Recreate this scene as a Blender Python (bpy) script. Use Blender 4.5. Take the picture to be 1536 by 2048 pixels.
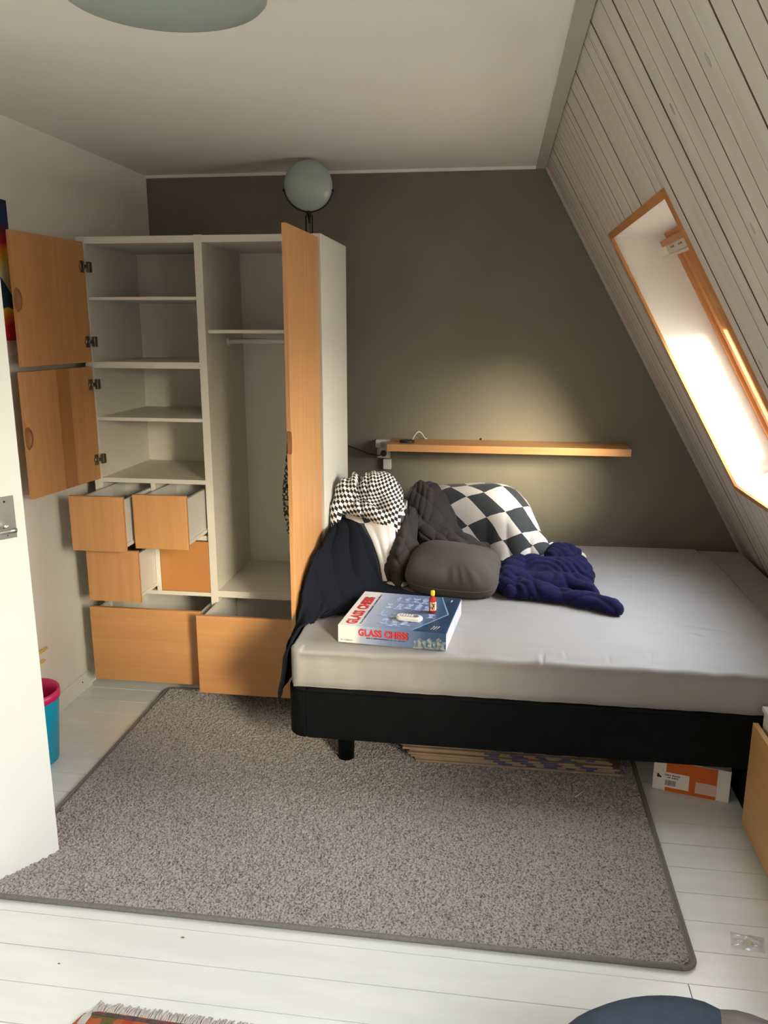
import bpy, bmesh, math, random
import numpy as np
from mathutils import Vector, Matrix, noise

random.seed(7)
for o in list(bpy.data.objects): bpy.data.objects.remove(o, do_unlink=True)
SC = bpy.context.scene
COL = SC.collection
PI = math.pi

# ------------------------------------------------------------------ camera
cam_d = bpy.data.cameras.new('camera'); cam = bpy.data.objects.new('camera', cam_d); COL.objects.link(cam)
SC.camera = cam
yaw, pitch, roll, focal = -.1387, -.2289, .0016, 1599.56
Fw = Vector((math.sin(yaw)*math.cos(pitch), math.cos(yaw)*math.cos(pitch), math.sin(pitch)))
Rt = Vector((math.cos(yaw), -math.sin(yaw), 0)); Up = Rt.cross(Fw)
Rr = Rt*math.cos(roll)+Up*math.sin(roll); Ur = Up*math.cos(roll)-Rt*math.sin(roll)
M = Matrix((Rr, Ur, -Fw)).transposed().to_4x4(); M.translation = Vector((1.9254, -4.4187, 1.7108))
cam.matrix_world = M
cam_d.sensor_fit = 'VERTICAL'; cam_d.sensor_height = 36; cam_d.lens = focal/2048*36
cam_d.clip_start = .05

# ------------------------------------------------------------------ world, light, exposure
w = bpy.data.worlds.new('sky'); SC.world = w; w.use_nodes = True
nt = w.node_tree; bg = nt.nodes['Background']
tc = nt.nodes.new('ShaderNodeTexCoord'); sp = nt.nodes.new('ShaderNodeSeparateXYZ'); cr = nt.nodes.new('ShaderNodeValToRGB')
nt.links.new(tc.outputs['Generated'], sp.inputs[0]); nt.links.new(sp.outputs['Z'], cr.inputs[0]); nt.links.new(cr.outputs[0], bg.inputs[0])
cr.color_ramp.elements[0].position = 0.0; cr.color_ramp.elements[0].color = (.52, .50, .44, 1)
cr.color_ramp.elements[1].position = 1.0; cr.color_ramp.elements[1].color = (.42, .50, .60, 1)
e = cr.color_ramp.elements.new(.05); e.color = (1.0, .93, .79, 1)
e = cr.color_ramp.elements.new(.35); e.color = (.78, .79, .78, 1)
bg.inputs[1].default_value = 21.0
sun_d = bpy.data.lights.new('sun', 'SUN'); sun = bpy.data.objects.new('sun', sun_d); COL.objects.link(sun)
sun_d.energy = 16; sun_d.angle = math.radians(20); sun_d.color = (1, .86, .62)
sun.rotation_euler = Vector((-.64, 1.0, -.30)).to_track_quat('-Z', 'Y').to_euler()
SC.view_settings.view_transform = 'Standard'; SC.view_settings.look = 'None'
SC.view_settings.gamma = 1; SC.view_settings.use_curve_mapping = False
SC.view_settings.exposure = 0.75

# ------------------------------------------------------------------ materials
def mat(name, col, rough=.6, col2=None, scale=8, stretch=(1,1,1), bump=0, bscale=None, metal=0, ramp=(.35,.65), detail=4, spec=None, trans=0, sheen=0, alpha=None, dist=0):
    m = bpy.data.materials.new(name); m.use_nodes = True
    t = m.node_tree; b = t.nodes['Principled BSDF']
    b.inputs['Base Color'].default_value = (*col, 1); b.inputs['Roughness'].default_value = rough; b.inputs['Metallic'].default_value = metal
    if spec is not None: b.inputs['Specular IOR Level'].default_value = spec
    if trans: b.inputs['Transmission Weight'].default_value = trans
    if sheen: b.inputs['Sheen Weight'].default_value = sheen; b.inputs['Sheen Roughness'].default_value = .5
    if alpha is not None: b.inputs['Alpha'].default_value = alpha
    if col2 is not None or bump:
        tc = t.nodes.new('ShaderNodeTexCoord'); mp = t.nodes.new('ShaderNodeMapping'); mp.inputs['Scale'].default_value = stretch
        t.links.new(tc.outputs['Object'], mp.inputs[0])
    if col2 is not None:
        n = t.nodes.new('ShaderNodeTexNoise'); n.inputs['Scale'].default_value = scale; n.inputs['Detail'].default_value = detail; n.inputs['Distortion'].default_value = dist
        r = t.nodes.new('ShaderNodeValToRGB'); r.color_ramp.elements[0].position = ramp[0]; r.color_ramp.elements[1].position = ramp[1]
        r.color_ramp.elements[0].color = (*col, 1); r.color_ramp.elements[1].color = (*col2, 1)
        t.links.new(mp.outputs[0], n.inputs['Vector']); t.links.new(n.outputs[0], r.inputs[0]); t.links.new(r.outputs[0], b.inputs['Base Color'])
    if bump:
        n2 = t.nodes.new('ShaderNodeTexNoise'); n2.inputs['Scale'].default_value = bscale or scale; n2.inputs['Detail'].default_value = 3
        bp = t.nodes.new('ShaderNodeBump'); bp.inputs['Strength'].default_value = bump; bp.inputs['Distance'].default_value = .002
        t.links.new(mp.outputs[0], n2.inputs['Vector']); t.links.new(n2.outputs[0], bp.inputs['Height']); t.links.new(bp.outputs[0], b.inputs['Normal'])
    return m
def C255(r, g, b):
    f = lambda c: ((c/255+.055)/1.055)**2.4 if c > 10 else c/255/12.92
    return (f(r), f(g), f(b))
m_white_wall = mat('white_wall_paint', (.84,.80,.73), .8, (.81,.77,.69), 3, bump=.15, bscale=160)
m_ceiling = mat('ceiling_paint', (.88,.86,.80), .85, (.86,.84,.775), 2, bump=.1, bscale=200)
m_olive = mat('olive_grey_wall_paint', (.185,.170,.125), .75, (.17,.155,.115), 3, bump=.2, bscale=170)
m_trim = mat('grey_green_trim_paint', (.50,.50,.42), .6, (.46,.46,.39), 6)
m_floor = mat('white_floor_paint', (.80,.81,.77), .20, (.745,.76,.72), 3.0, (1,6,1), bump=.12, bscale=60)
m_gap = mat('dark_joint', (.06,.05,.04), .9, (.10,.08,.06), 10)
m_plank = mat('whitewashed_plank', (.61,.575,.515), .6, (.54,.49,.44), 2.0, (2,7,1.0), bump=.3, bscale=40, ramp=(.35,.7), detail=3)
m_redgap = mat('red_brown_joint', (.17,.06,.045), .9, (.07,.045,.038), 9)
m_door = mat('white_door_gloss_paint', (.80,.80,.74), .35, (.78,.78,.72), 2)
m_lam = mat('white_laminate', (.66,.63,.55), .45, (.64,.61,.53), 4)
m_lamd = mat('white_drawer_side', (.62,.61,.57), .4, (.60,.59,.55), 4)
def wood(name, a, b, stretch, rough=.42):
    return mat(name, a, rough, b, 1.0, stretch, bump=.08, ramp=(.3,.7), detail=6, dist=.6)
m_beech_v = wood('beech_veneer_vertical', (.55,.278,.108), (.475,.232,.086), (38,38,1.6))
m_beech_h = wood('beech_veneer_horizontal', (.55,.278,.108), (.475,.232,.086), (1.6,38,38))
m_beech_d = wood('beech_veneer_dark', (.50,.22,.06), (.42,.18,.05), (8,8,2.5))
m_beech_y = wood('beech_veneer_depthwise', (.60,.33,.135), (.54,.285,.11), (38,1.6,38))
m_pull = wood('beech_pull_shaded', (.30,.12,.035), (.24,.095,.028), (20,20,20))  # dark rim wood, with the shade of the recess put into its colour
m_stripe = wood('beech_veneer_darker_strip', (.40,.185,.06), (.36,.16,.05), (38,38,1.6))
m_pine = wood('varnished_pine', (.62,.28,.10), (.54,.235,.08), (6,30,6), .65)
m_pineb = wood('varnished_pine_frame', (.56,.25,.08), (.44,.18,.05), (8,8,8), .4)
m_black = mat('black_lacquer', (.0035,.0045,.005), .5, (.005,.006,.007), 20, bump=.1, bscale=300, spec=.08)
m_blackm = mat('black_metal', (.012,.012,.012), .4, metal=.3)
m_sheet = mat('grey_jersey_sheet', (.305,.290,.278), .9, (.292,.278,.265), 6, bump=.15, bscale=500, sheen=.1)
m_steel = mat('brushed_steel', (.55,.55,.50), .3, (.50,.50,.46), 20, (1,1,1), metal=.9)
m_hinge = mat('hinge_metal', (.25,.22,.17), .35, metal=.9)
m_screw = mat('dark_screw', (.05,.04,.03), .4, metal=.8)
m_glassfrost = mat('frosted_glass', (.37,.44,.39), .35, (.35,.42,.37), 3, spec=.6)
m_plastic = mat('white_plastic', (.70,.68,.62), .35, (.68,.66,.60), 5)
m_blackp = mat('black_plastic', (.02,.02,.024), .35)
m_blind = mat('grey_blind_fabric', (.30,.285,.255), .8, (.28,.265,.24), 5)

# ------------------------------------------------------------------ helpers
def link(o, parent=None):
    COL.objects.link(o)
    if parent is not None: o.parent = parent
    return o
def tag(o, label=None, cat=None, group=None, kind=None):
    if label: o['label'] = label
    if cat: o['category'] = cat
    if group: o['group'] = group
    if kind: o['kind'] = kind
    return o
def thing(name, label=None, cat=None, loc=(0,0,0), rz=0, group=None, parent=None, kind=None):
    o = bpy.data.objects.new(name, None); o.empty_display_size = .1; link(o, parent)
    o.location = loc; o.rotation_euler = (0,0,rz); return tag(o, label, cat, group, kind)
def wloc(p):
    v = Vector((0,0,0))
    while p is not None: v += p.location; p = p.parent
    return v
class MB:
    """collects shapes into one bmesh"""
    def __init__(s): s.bm = bmesh.new()
    def box(s, x0, x1, y0, y1, z0, z1, bev=0, mi=0, mtx=None):
        r = bmesh.ops.create_cube(s.bm, size=1); vs = r['verts']
        for v in vs: v.co = Vector(((x0+x1)/2+v.co.x*(x1-x0), (y0+y1)/2+v.co.y*(y1-y0), (z0+z1)/2+v.co.z*(z1-z0)))
        fs = {f for v in vs for f in v.link_faces}
        if bev:
            es = {e for v in vs for e in v.link_edges}
            r = bmesh.ops.bevel(s.bm, geom=list(es), offset=bev, segments=2, affect='EDGES', profile=.5)
            vs = list({v for v in vs if v.is_valid} | set(r['verts'])); fs = {f for v in vs for f in v.link_faces}
        for f in fs: f.material_index = mi
        if mtx is not None: bmesh.ops.transform(s.bm, matrix=mtx, verts=vs)
        return s
    def cyl(s, a, b, r, r2=None, seg=16, cap=True, mi=0):
        a = Vector(a); b = Vector(b); d = b-a
        q = d.to_track_quat('Z', 'Y').to_matrix().to_4x4(); q.translation = (a+b)/2
        n = len(s.bm.faces)
        bmesh.ops.create_cone(s.bm, cap_ends=cap, segments=seg, radius1=r, radius2=r if r2 is None else r2, depth=d.length, matrix=q)
        s.bm.faces.ensure_lookup_table()
        for f in s.bm.faces[n:]: f.material_index = mi; f.smooth = len(f.verts) == 4
        return s
    def tube(s, pts, r, seg=8, mi=0, radii=None):
        pts = [Vector(p) for p in pts]; rings = []
        up = Vector((0,0,1))
        for i, p in enumerate(pts):
            t = (pts[min(i+1, len(pts)-1)]-pts[max(i-1, 0)]).normalized()
            a = t.cross(up)
            if a.length < .05: a = t.cross(Vector((0,1,0)))
            a.normalize(); b = t.cross(a); up = a.cross(t) if a.cross(t).length > 0 else up
            rr = radii[i] if radii else r
            rings.append([s.bm.verts.new(p+rr*(a*math.cos(k*2*PI/seg)+b*math.sin(k*2*PI/seg))) for k in range(seg)])
        for i in range(len(rings)-1):
            for k in range(seg):
                f = s.bm.faces.new((rings[i][k], rings[i][(k+1)%seg], rings[i+1][(k+1)%seg], rings[i+1][k])); f.smooth = True; f.material_index = mi
        s.bm.faces.new(rings[0][::-1]); s.bm.faces.new(rings[-1])
        return s
    def lathe(s, prof, c=(0,0,0), seg=32, mi=0):
        rings = []
        for r, z in prof:
            if r < 1e-5: rings.append([s.bm.verts.new((c[0], c[1], c[2]+z))])
            else: rings.append([s.bm.verts.new((c[0]+r*math.cos(k*2*PI/seg), c[1]+r*math.sin(k*2*PI/seg), c[2]+z)) for k in range(seg)])
        for A, B in zip(rings, rings[1:]):
            for k in range(seg):
                k2 = (k+1)%seg
                if len(A) == 1 and len(B) == 1: continue
                vs = (A[0], B[k2], B[k]) if len(A) == 1 else (A[k], A[k2], B[0]) if len(B) == 1 else (A[k], A[k2], B[k2], B[k])
                f = s.bm.faces.new(vs); f.smooth = True; f.material_index = mi
        return s
    def poly(s, pts, d, mi=0):
        """prism: pts outline extruded by vector d"""
        d = Vector(d); A = [s.bm.verts.new(p) for p in pts]; B = [s.bm.verts.new(Vector(p)+d) for p in pts]
        n = len(A); fs = [s.bm.faces.new(A[::-1]), s.bm.faces.new(B)]
        for i in range(n): fs.append(s.bm.faces.new((A[i], A[(i+1)%n], B[(i+1)%n], B[i])))
        for f in fs: f.material_index = mi
        return s
    def sphere(s, c, r, sc=(1,1,1), seg=16, mi=0, mtx=None):
        q = Matrix.Translation(c) @ (mtx or Matrix()) @ Matrix.Diagonal((*sc, 1))
        n = len(s.bm.faces)
        bmesh.ops.create_uvsphere(s.bm, u_segments=seg, v_segments=max(6, seg//2), radius=r, matrix=q)
        s.bm.faces.ensure_lookup_table()
        for f in s.bm.faces[n:]: f.smooth = True; f.material_index = mi
        return s
    def build(s, name, mats, parent=None, label=None, local=False, kind=None, mtx=None):
        bmesh.ops.recalc_face_normals(s.bm, faces=s.bm.faces)
        if mtx is not None: bmesh.ops.transform(s.bm, matrix=mtx, verts=s.bm.verts)
        if parent is not None and not local:
            bmesh.ops.translate(s.bm, vec=-wloc(parent), verts=s.bm.verts)
        me = bpy.data.meshes.new(name); s.bm.to_mesh(me); s.bm.free()
        for m in (mats if isinstance(mats, (list, tuple)) else [mats]): me.materials.append(m)
        o = bpy.data.objects.new(name, me); link(o, parent)
        return tag(o, label, kind=kind)
def bx(name, m, parent, x0, x1, y0, y1, z0, z1, bev=.0015, **k):
    return MB().box(x0, x1, y0, y1, z0, z1, bev).build(name, m, parent, **k)
def centre(o):
    """move a top-level mesh's origin to its base centre"""
    co = np.array([v.co[:] for v in o.data.vertices]); c = Vector(((co[:,0].min()+co[:,0].max())/2, (co[:,1].min()+co[:,1].max())/2, co[:,2].min()))
    o.data.transform(Matrix.Translation(-c)); o.location = c; return o
def bake(o):
    dg = bpy.context.evaluated_depsgraph_get(); ev = o.evaluated_get(dg)
    me = bpy.data.meshes.new_from_object(ev); o.modifiers.clear(); old = o.data; o.data = me; bpy.data.meshes.remove(old); return o
def copy_tree(o, parent=None):
    c = o.copy(); COL.objects.link(c); c.parent = parent
    for ch in [x for x in bpy.data.objects if x.parent == o]: copy_tree(ch, c)
    return c
# vectorised value noise
_rng = np.random.RandomState(3); _T = _rng.rand(64,64,64)
def vnoise(P, s=1.0, off=0.0):
    P = np.asarray(P)*s+off; i = np.floor(P).astype(int); f = P-i; f = f*f*(3-2*f); r = 0
    for dx in (0,1):
        for dy in (0,1):
            for dz in (0,1):
                wgt = (f[:,0] if dx else 1-f[:,0])*(f[:,1] if dy else 1-f[:,1])*(f[:,2] if dz else 1-f[:,2])
                r = r+wgt*_T[(i[:,0]+dx)%64, (i[:,1]+dy)%64, (i[:,2]+dz)%64]
    return r*2-1
def get_co(me):
    a = np.empty(len(me.vertices)*3); me.vertices.foreach_get('co', a); return a.reshape(-1,3)
def set_co(me, a): me.vertices.foreach_set('co', a.ravel()); me.update()
def get_no(me):
    a = np.empty(len(me.vertices)*3); me.vertices.foreach_get('normal', a); return a.reshape(-1,3)
def ridge(P, s, off, sharp=1.6):
    n = 1-np.abs(vnoise(P, s, off)); return n**sharp

# ------------------------------------------------------------------ room shell
H = 2.5; XS = 2.135; SL = .5712; YF = -5.6
nrm = Vector((1, 0, SL)).normalized(); dwn = Vector((SL, 0, -1)).normalized()
def SP(v, y, off=0):            # point on the sloping wall: v metres down the slope, off metres outwards
    return Vector((XS, y, H))+dwn*v+nrm*off
VL = H*math.sqrt(1+SL*SL)
CS = math.sqrt(1+SL*SL)

fl = MB().box(-.1, 3.75, YF-.1, .1, -.12, -.022).build('floor', m_gap, kind='structure')
edges = [0.0]+[-.078-.1225*k for k in range(46)]
cuts = {2.484: (-2.6515, -2.528)}
for k in range(len(edges)-1):
    y1, y0 = edges[k], edges[k+1]
    if y0 < YF: y0 = YF
    if y1-y0 < .02: continue
    xs = [0.0, 3.56]
    if abs(y0+2.6505) < .03: xs = [0.0, 2.484, 3.56]
    elif random.random() < .35 and k > 24: xs = [0.0, random.uniform(.8, 2.8), 3.56]
    for a, b in zip(xs, xs[1:]):
        dz = random.uniform(-.0008, .0003)
        g = .0014
        m = MB(); m.poly([(a+g, y0+g, -.022), (b-g, y0+g, -.022), (b-g, y1-g, -.022), (a+g, y1-g, -.022)], (0,0,.0205+dz))
        top = [f for f in m.bm.faces if f.calc_center_median().z > -.003+dz]
        r = bmesh.ops.inset_region(m.bm, faces=top, thickness=.0022, depth=0)
        for f in top: 
            for v in f.verts: v.co.z = dz
        m.build('floor_board', m_floor, fl)

MB().box(-.1, XS+.12, YF-.1, .1, H, H+.1).build('ceiling', m_ceiling, kind='structure')
MB().box(-.12, 3.75, 0, .12, 0, H).build('wall_back', m_olive, kind='structure')
MB().box(-.12, 0, YF, 0, 0, H).build('wall_left', m_white_wall, kind='structure')
MB().box(-.12, 3.75, YF-.12, YF, 0, H).build('wall_front', m_white_wall, kind='structure')

# sloping wall: backing with two skylight holes, planks as parts
Z2V = lambda z: (H-z)*CS
WIN = [(-1.950, -.790, Z2V(2.086), Z2V(1.014)), (-4.75, -3.45, Z2V(2.086), Z2V(.95))]
def slab(m, y0, y1, v0, v1, o0, o1, mi=0):
    m.poly([SP(v0,y0,o0), SP(v0,y1,o0), SP(v1,y1,o0), SP(v1,y0,o0)], nrm*(o1-o0), mi)
mb = MB(); ys = [0]+[q for w_ in WIN for q in (w_[1], w_[0])]+[YF]
slab(mb, WIN[0][1], .0, 0, VL, .012, .19); slab(mb, WIN[1][1], WIN[0][0], 0, VL, .012, .19); slab(mb, YF, WIN[1][0], 0, VL, .012, .19)
for w_ in WIN: slab(mb, w_[0], w_[1], 0, w_[2]-.0, .012, .19); slab(mb, w_[0], w_[1], w_[3], VL, .012, .19)
wr = mb.build('wall_right', m_redgap, kind='structure')
PW = .0863
gg = .001; y1 = -.032
while y1 > YF:
    y0 = max(y1-PW, YF); gn = gg; gg = .0004+.0015*random.random()
    a, b = y0+gg, y1-gn
    wh = [w_ for w_ in WIN if a < w_[1] and b > w_[0]]
    segs = []
    if not wh: segs = [(a, b, 0.0, VL)]
    else:
        w_ = wh[0]; ia, ib = max(a, w_[0]), min(b, w_[1])
        if ia-a > .006: segs.append((a, ia, 0, VL))
        if b-ib > .006: segs.append((ib, b, 0, VL))
        segs += [(ia, ib, 0, w_[2]), (ia, ib, w_[3], VL)]
    off = random.uniform(-.0012, .0008)
    for (p, q, v0, v1) in segs:
        c = .0012
        m = MB()
        A = [SP(v0,p,.012), SP(v0,p,c+off), SP(v0,p+c,off), SP(v0,q-c,off), SP(v0,q,c+off), SP(v0,q,.012)]
        m.poly(A, dwn*(v1-v0))
        for f in m.bm.faces:
            f.normal_update()
            if abs(f.normal.dot(nrm)) < .9: f.material_index = 1
        m.build('plank', [m_plank, m_redgap], wr)
    y1 = y0

# knots showing through the whitewash
m_knot = mat('plank_knot', (.50,.465,.415), .7, (.38,.345,.30), 60)
rk = random.Random(21)
for i in range(26):
    vv = rk.uniform(.15, 1.3); yy = -.032-PW*(rk.randint(4, 38)+rk.uniform(.3,.7))
    if WIN[0][0]-.06 < yy < WIN[0][1]+.06 and vv > .4: continue
    rr_ = rk.uniform(.005,.009); q = MB(); q.poly([SP(vv,yy,-.0009)+Vector((0,math.cos(t)*rr_,0))+dwn*(math.sin(t)*rr_*2.2) for t in np.linspace(0,2*PI,13)[:-1]], nrm*.002)
    q.build('knot', m_knot, wr)

# trims
def flatbar(name, p0, p1, wdir, wd, tdir, th, m):
    p0 = Vector(p0); p1 = Vector(p1); wdir = Vector(wdir).normalized()*wd; tdir = Vector(tdir).normalized()*th
    mm = MB(); mm.poly([p0, p0+wdir, p0+wdir+tdir, p0+tdir], p1-p0)
    return mm.build(name, m, kind='structure')
flatbar('trim_1', (XS-.048, YF, H), (XS-.048, 0, H), (1,0,0), .048, (0,0,-1), .012, m_trim)
flatbar('trim_2', SP(0,-.0,-.0)+Vector((0,0,0)), SP(VL,0,0), (0,-1,0), .030, -nrm, .010, m_trim)
flatbar('trim_3', (0,-.001,H), (XS-.05,-.001,H), (0,-1,0), .014, (0,0,-1), .014, m_ceiling)
bl = MB(); bl.poly([(0,YF,.001),(.014,YF,.001),(.014,YF,.072),(.009,YF,.080),(0,YF,.080)], (0,-YF-1.03,0))
bl.build('baseboard_left', m_white_wall, kind='structure')
bl = MB(); bl.cyl((.013,-1.12,.052), (.0155,-1.12,.052), .004, seg=8); bl.build('baseboard_nail', m_screw, bpy.data.objects['baseboard_left'])

# skylights
def skylight(n, w_, blind_to):
    y0, y1, v0, v1 = w_; DEP = .20
    root = thing('window_%d' % n, loc=SP((v0+v1)/2, (y0+y1)/2), kind='structure')
    # reveal linings
    m = MB(); slab(m, y1-.012, y1, v0, v1, -.004, DEP); m.build('reveal_side', m_white_wall, root)
    m = MB(); slab(m, y0, y0+.012, v0, v1, -.004, DEP); m.build('reveal_side', m_white_wall, root)
    hz = Vector((1,0,0))*(DEP/nrm.x)
    A = SP(v0, y0+.012, 0); m = MB(); m.poly([A, A+hz, A+hz+dwn*.012, A+dwn*.012], (0, y1-y0-.024, 0)); m.build('reveal_head', m_white_wall, root)
    # fill wedge above the horizontal head
    m = MB(); slab(m, y0+.012, y1-.012, v1-.012, v1, -.004, DEP); m.build('reveal_sill', m_white_wall, root)
    # wooden edging strips round the opening
    for (a, b, c, d) in ((y1-.030, y1+.002, v0-.002, v1+.002), (y0-.002, y0+.022, v0-.002, v1+.002)):
        m = MB(); slab(m, a, b, c, d, -.007, .004); m.build('edging_strip', m_pineb, root)
    for (c, d) in ((v0-.002, v0+.024), (v1-.026, v1+.002)):
        m = MB(); slab(m, y0+.022, y1-.030, c, d, -.007, .004); m.build('edging_strip', m_pineb, root)
    # fixed frame and sash (varnished pine)
    f0, f1 = DEP-.001, DEP+.09; va = v0+.115-.0; vb = v1
    for (a, b, c, d) in ((y1-.045, y1+.03, va-.03, vb+.03), (y0-.03, y0+.045, va-.03, vb+.03)):
        m = MB(); slab(m, a, b, c, d, f0, f1); m.build('frame_bar', m_pine, root)
    for (c, d) in ((va-.03, va+.05), (vb-.03, vb+.03)):
        m = MB(); slab(m, y0+.045, y1-.045, c, d, f0, f1); m.build('frame_bar', m_pine, root)
    s0, s1 = DEP+.012, DEP+.07; sy0, sy1 = y0+.048, y1-.048; sa, sb = va+.053, vb-.033
    for (a, b, c, d) in ((sy1-.05, sy1, sa, sb), (sy0, sy0+.05, sa, sb)):
        m = MB(); slab(m, a, b, c, d, s0, s1); m.build('sash_bar', m_pine, root)
    for (c, d) in ((sa, sa+.05), (sb-.05, sb)):
        m = MB(); slab(m, sy0+.05, sy1-.05, c, d, s0, s1); m.build('sash_bar', m_pine, root)
    m = MB(); slab(m, sy1-.062, sy1-.05, sa+.05, sb-.05, s0+.02, s0+.03); m.build('gasket', m_plastic, root)
    gl = bpy.data.materials.get('clear_glass')
    if gl is None:
        gl = bpy.data.materials.new('clear_glass'); gl.use_nodes = True; t = gl.node_tree; t.nodes.clear()
        o_ = t.nodes.new('ShaderNodeOutputMaterial'); mx = t.nodes.new('ShaderNodeMixShader'); tr = t.nodes.new('ShaderNodeBsdfTransparent'); gs = t.nodes.new('ShaderNodeBsdfGlossy'); fr = t.nodes.new('ShaderNodeLayerWeight')
        gs.inputs['Roughness'].default_value = .02; fr.inputs[0].default_value = .35
        t.links.new(fr.outputs[1], mx.inputs[0]); t.links.new(tr.outputs[0], mx.inputs[1]); t.links.new(gs.outputs[0], mx.inputs[2]); t.links.new(mx.outputs[0], o_.inputs[0])
    m = MB(); slab(m, sy0+.045, sy1-.045, sa+.045, sb-.045, s0+.034, s0+.038); m.build('pane', gl, root)
    if blind_to:
        m = MB(); slab(m, sy0+.052, sy1-.052, sa+.05, Z2V(blind_to), s0+.024, s0+.026); m.build('roller_blind', m_blind, root)
        m = MB(); slab(m, sy0+.052, sy1-.052, Z2V(blind_to), Z2V(blind_to)+.015, s0+.018, s0+.03); m.build('blind_rail', m_plastic, root)
    # ventilation bar at the head of the sash
    ya, yb = y0+.06, y1-.088
    v = Z2V(2.072)
    m = MB(); slab(m, ya, yb, v-.030, v+.000, .178, .215); m.build('vent_bar', m_pine, root)
    m = MB(); slab(m, ya, yb-.03, v+.000, v+.022, .188, .215); m.build('vent_bar', m_pineb, root)
    m = MB(); slab(m, ya, yb-.0, v+.022, v+.055, .178, .215); m.build('vent_board', m_pine, root)
    m = MB(); slab(m, ya, yb-.03, v+.055, v+.085, .186, .205); m.build('vent_slot', m_blackp, root)
    m = MB(); slab(m, ya, yb, v+.085, v+.115, .172, .21); m.build('vent_board', m_pine, root)
    m = MB(); slab(m, ya, yb+.03, v+.115, v+.140, .150, .20); m.build('vent_rail', m_pineb, root)
    m = MB(); slab(m, ya, yb+.012, v+.140, v+.176, .160, .20); m.build('vent_flap', m_plastic, root)
    for q in np.arange(ya+.05, yb-.05, .14): m = MB(); slab(m, q, q+.05, v+.150, v+.158, .157, .160); m.build('flap_clip', m_beech_d, root)
    m = MB(); slab(m, ya, yb+.012, v+.176, v+.186, .130, .20); m.build('flap_lip', m_plastic, root)
    # portal-style daylight helps the renderer sample the sky through the pane
    L = bpy.data.lights.new('daylight_portal', 'AREA'); L.shape = 'RECTANGLE'; L.size = y1-y0; L.size_y = v1-v0
    L.cycles.is_portal = True
    lo = bpy.data.objects.new('daylight_portal', L); link(lo); c = SP((v0+v1)/2, (y0+y1)/2, DEP+.12)
    X = Vector((0,1,0)); Zl = nrm; Yl = Zl.cross(X)
    R = Matrix((X, Yl, Zl)).transposed().to_4x4(); R.translation = c; lo.matrix_world = R
    return root
skylight(1, WIN[0], 1.60)
skylight(2, WIN[1], 0)

# ------------------------------------------------------------------ wardrobe
wd = thing('wardrobe', 'tall white wardrobe with open beech doors and pulled out beech drawers', 'wardrobe', (.65,-.74,0))
YB, YW = -.455, -1.02; x0, x1, x2, x3 = .107, .637, .672, 1.185
xi = x0+.038
bx('side_panel', m_lam, wd, x0, xi, YW, YB, .03, 2.0815)
bx('side_panel', m_lam, wd, x1, x2, YW-.001, YB, .03, 2.083)
bx('side_panel', m_lam, wd, x3-.035, x3, YW, YB, .03, 2.0815)
for (a, b) in ((xi, x1), (x2, x3-.035)):
    bx('top_panel', m_lam, wd, a, b, YW+.0005, YB, 2.0515, 2.081)
    bx('back_panel', m_lam, wd, a, b, YB-.05, YB-.045, .05, 2.05, 0)
    bx('bottom_rail', m_lam, wd, a, b, YW+.001, YB-.05, .477, .496 if a < .5 else .508)
    bx('plinth', m_lam, wd, a, b, YW+.05, YB, .03, .09)
for (z0, z1, ins) in ((1.817,1.831,.004), (1.525,1.553,.0), (1.291,1.307,.004), (1.009,1.030,.0)):
    bx('shelf', m_lam, wd, xi, x1, YW+ins, YB-.05, z0, z1)
bx('shelf', m_lam, wd, x2, x3-.035, YW+.03, YB-.05, 1.677, 1.692)
bx('drawer_divider', m_lam, wd, .375, .397, YW+.001, YB-.05, .496, 1.009)
for (a, b) in ((xi, .375), (.397, x1)): bx('drawer_runner_shelf', m_lam, wd, a, b, YW+.02, YB-.05, .742, .765)
MB().cyl((x2+.0,-.74,1.64), (x3-.035,-.74,1.64), .0125, seg=16).build('clothes_rail', m_plastic, wd)
MB().cyl((x2,-.74,1.64), (x2+.012,-.74,1.64), .022, seg=16).build('rail_bracket', m_plastic, wd)

def drawer(x0_, x1_, yf, z0, z1, depth=.44, m=m_beech_v, label=None, side_in=.012):
    """a pulled-out drawer: white box, wooden front, screws on the side"""
    t = .012; a, b = x0_+side_in, x1_-side_in; yb = yf+depth; zt = z1-.022; zb = z0+.012
    q = MB(); y = yf+.018
    q.box(a, a+t, y, yb, zb, zt); q.box(b-t, b, y, yb, zb, zt); q.box(a+t, b-t, yb-t, yb, zb, zt); q.box(a+t, b-t, y, yb-t, zb, zb+.006)
    d = q.build('drawer', m_lamd, wd, label)
    bx('drawer_front', m, d, x0_, x1_, yf, yf+.018, z0, z1, .002)
    q = MB(); q.box(b-.001, b+.006, y+.004, yb, zb+.006, zb+.020)
    q.build('drawer_slide', m_plastic, d)
    for zz in (z0+.06, z1-.06):
        MB().cyl((b-.001, y+.012, zz), (b+.002, y+.012, zz), .004, seg=8).build('screw', m_screw, d)
    return d
_wl = wloc
drawer(.143, .385, -1.325, .768, 1.008, .5, label='upper left small drawer, pulled out furthest')
drawer(.396, .637, -1.257, .768, 1.006, .44, label='upper right small drawer, pulled out')
drawer(.144, .386, -1.222, .506, .744, .44, label='lower left small drawer, pulled half out')
drawer(.399, .6345, -1.018, .498, .740, .44, m=m_beech_d, label='lower right small drawer, shut, its shade put into darker veneer')  # shade on the shut drawer is put into its darker veneer
drawer(.110, .640, -1.170, .100, .456, .5, m=m_beech_h, label='wide bottom drawer on the left, slightly pulled out')
drawer(.655, 1.150, -1.265, .112, .476, .5, m=m_beech_h, label='bottom drawer on the right, pulled out over the rug')

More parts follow.
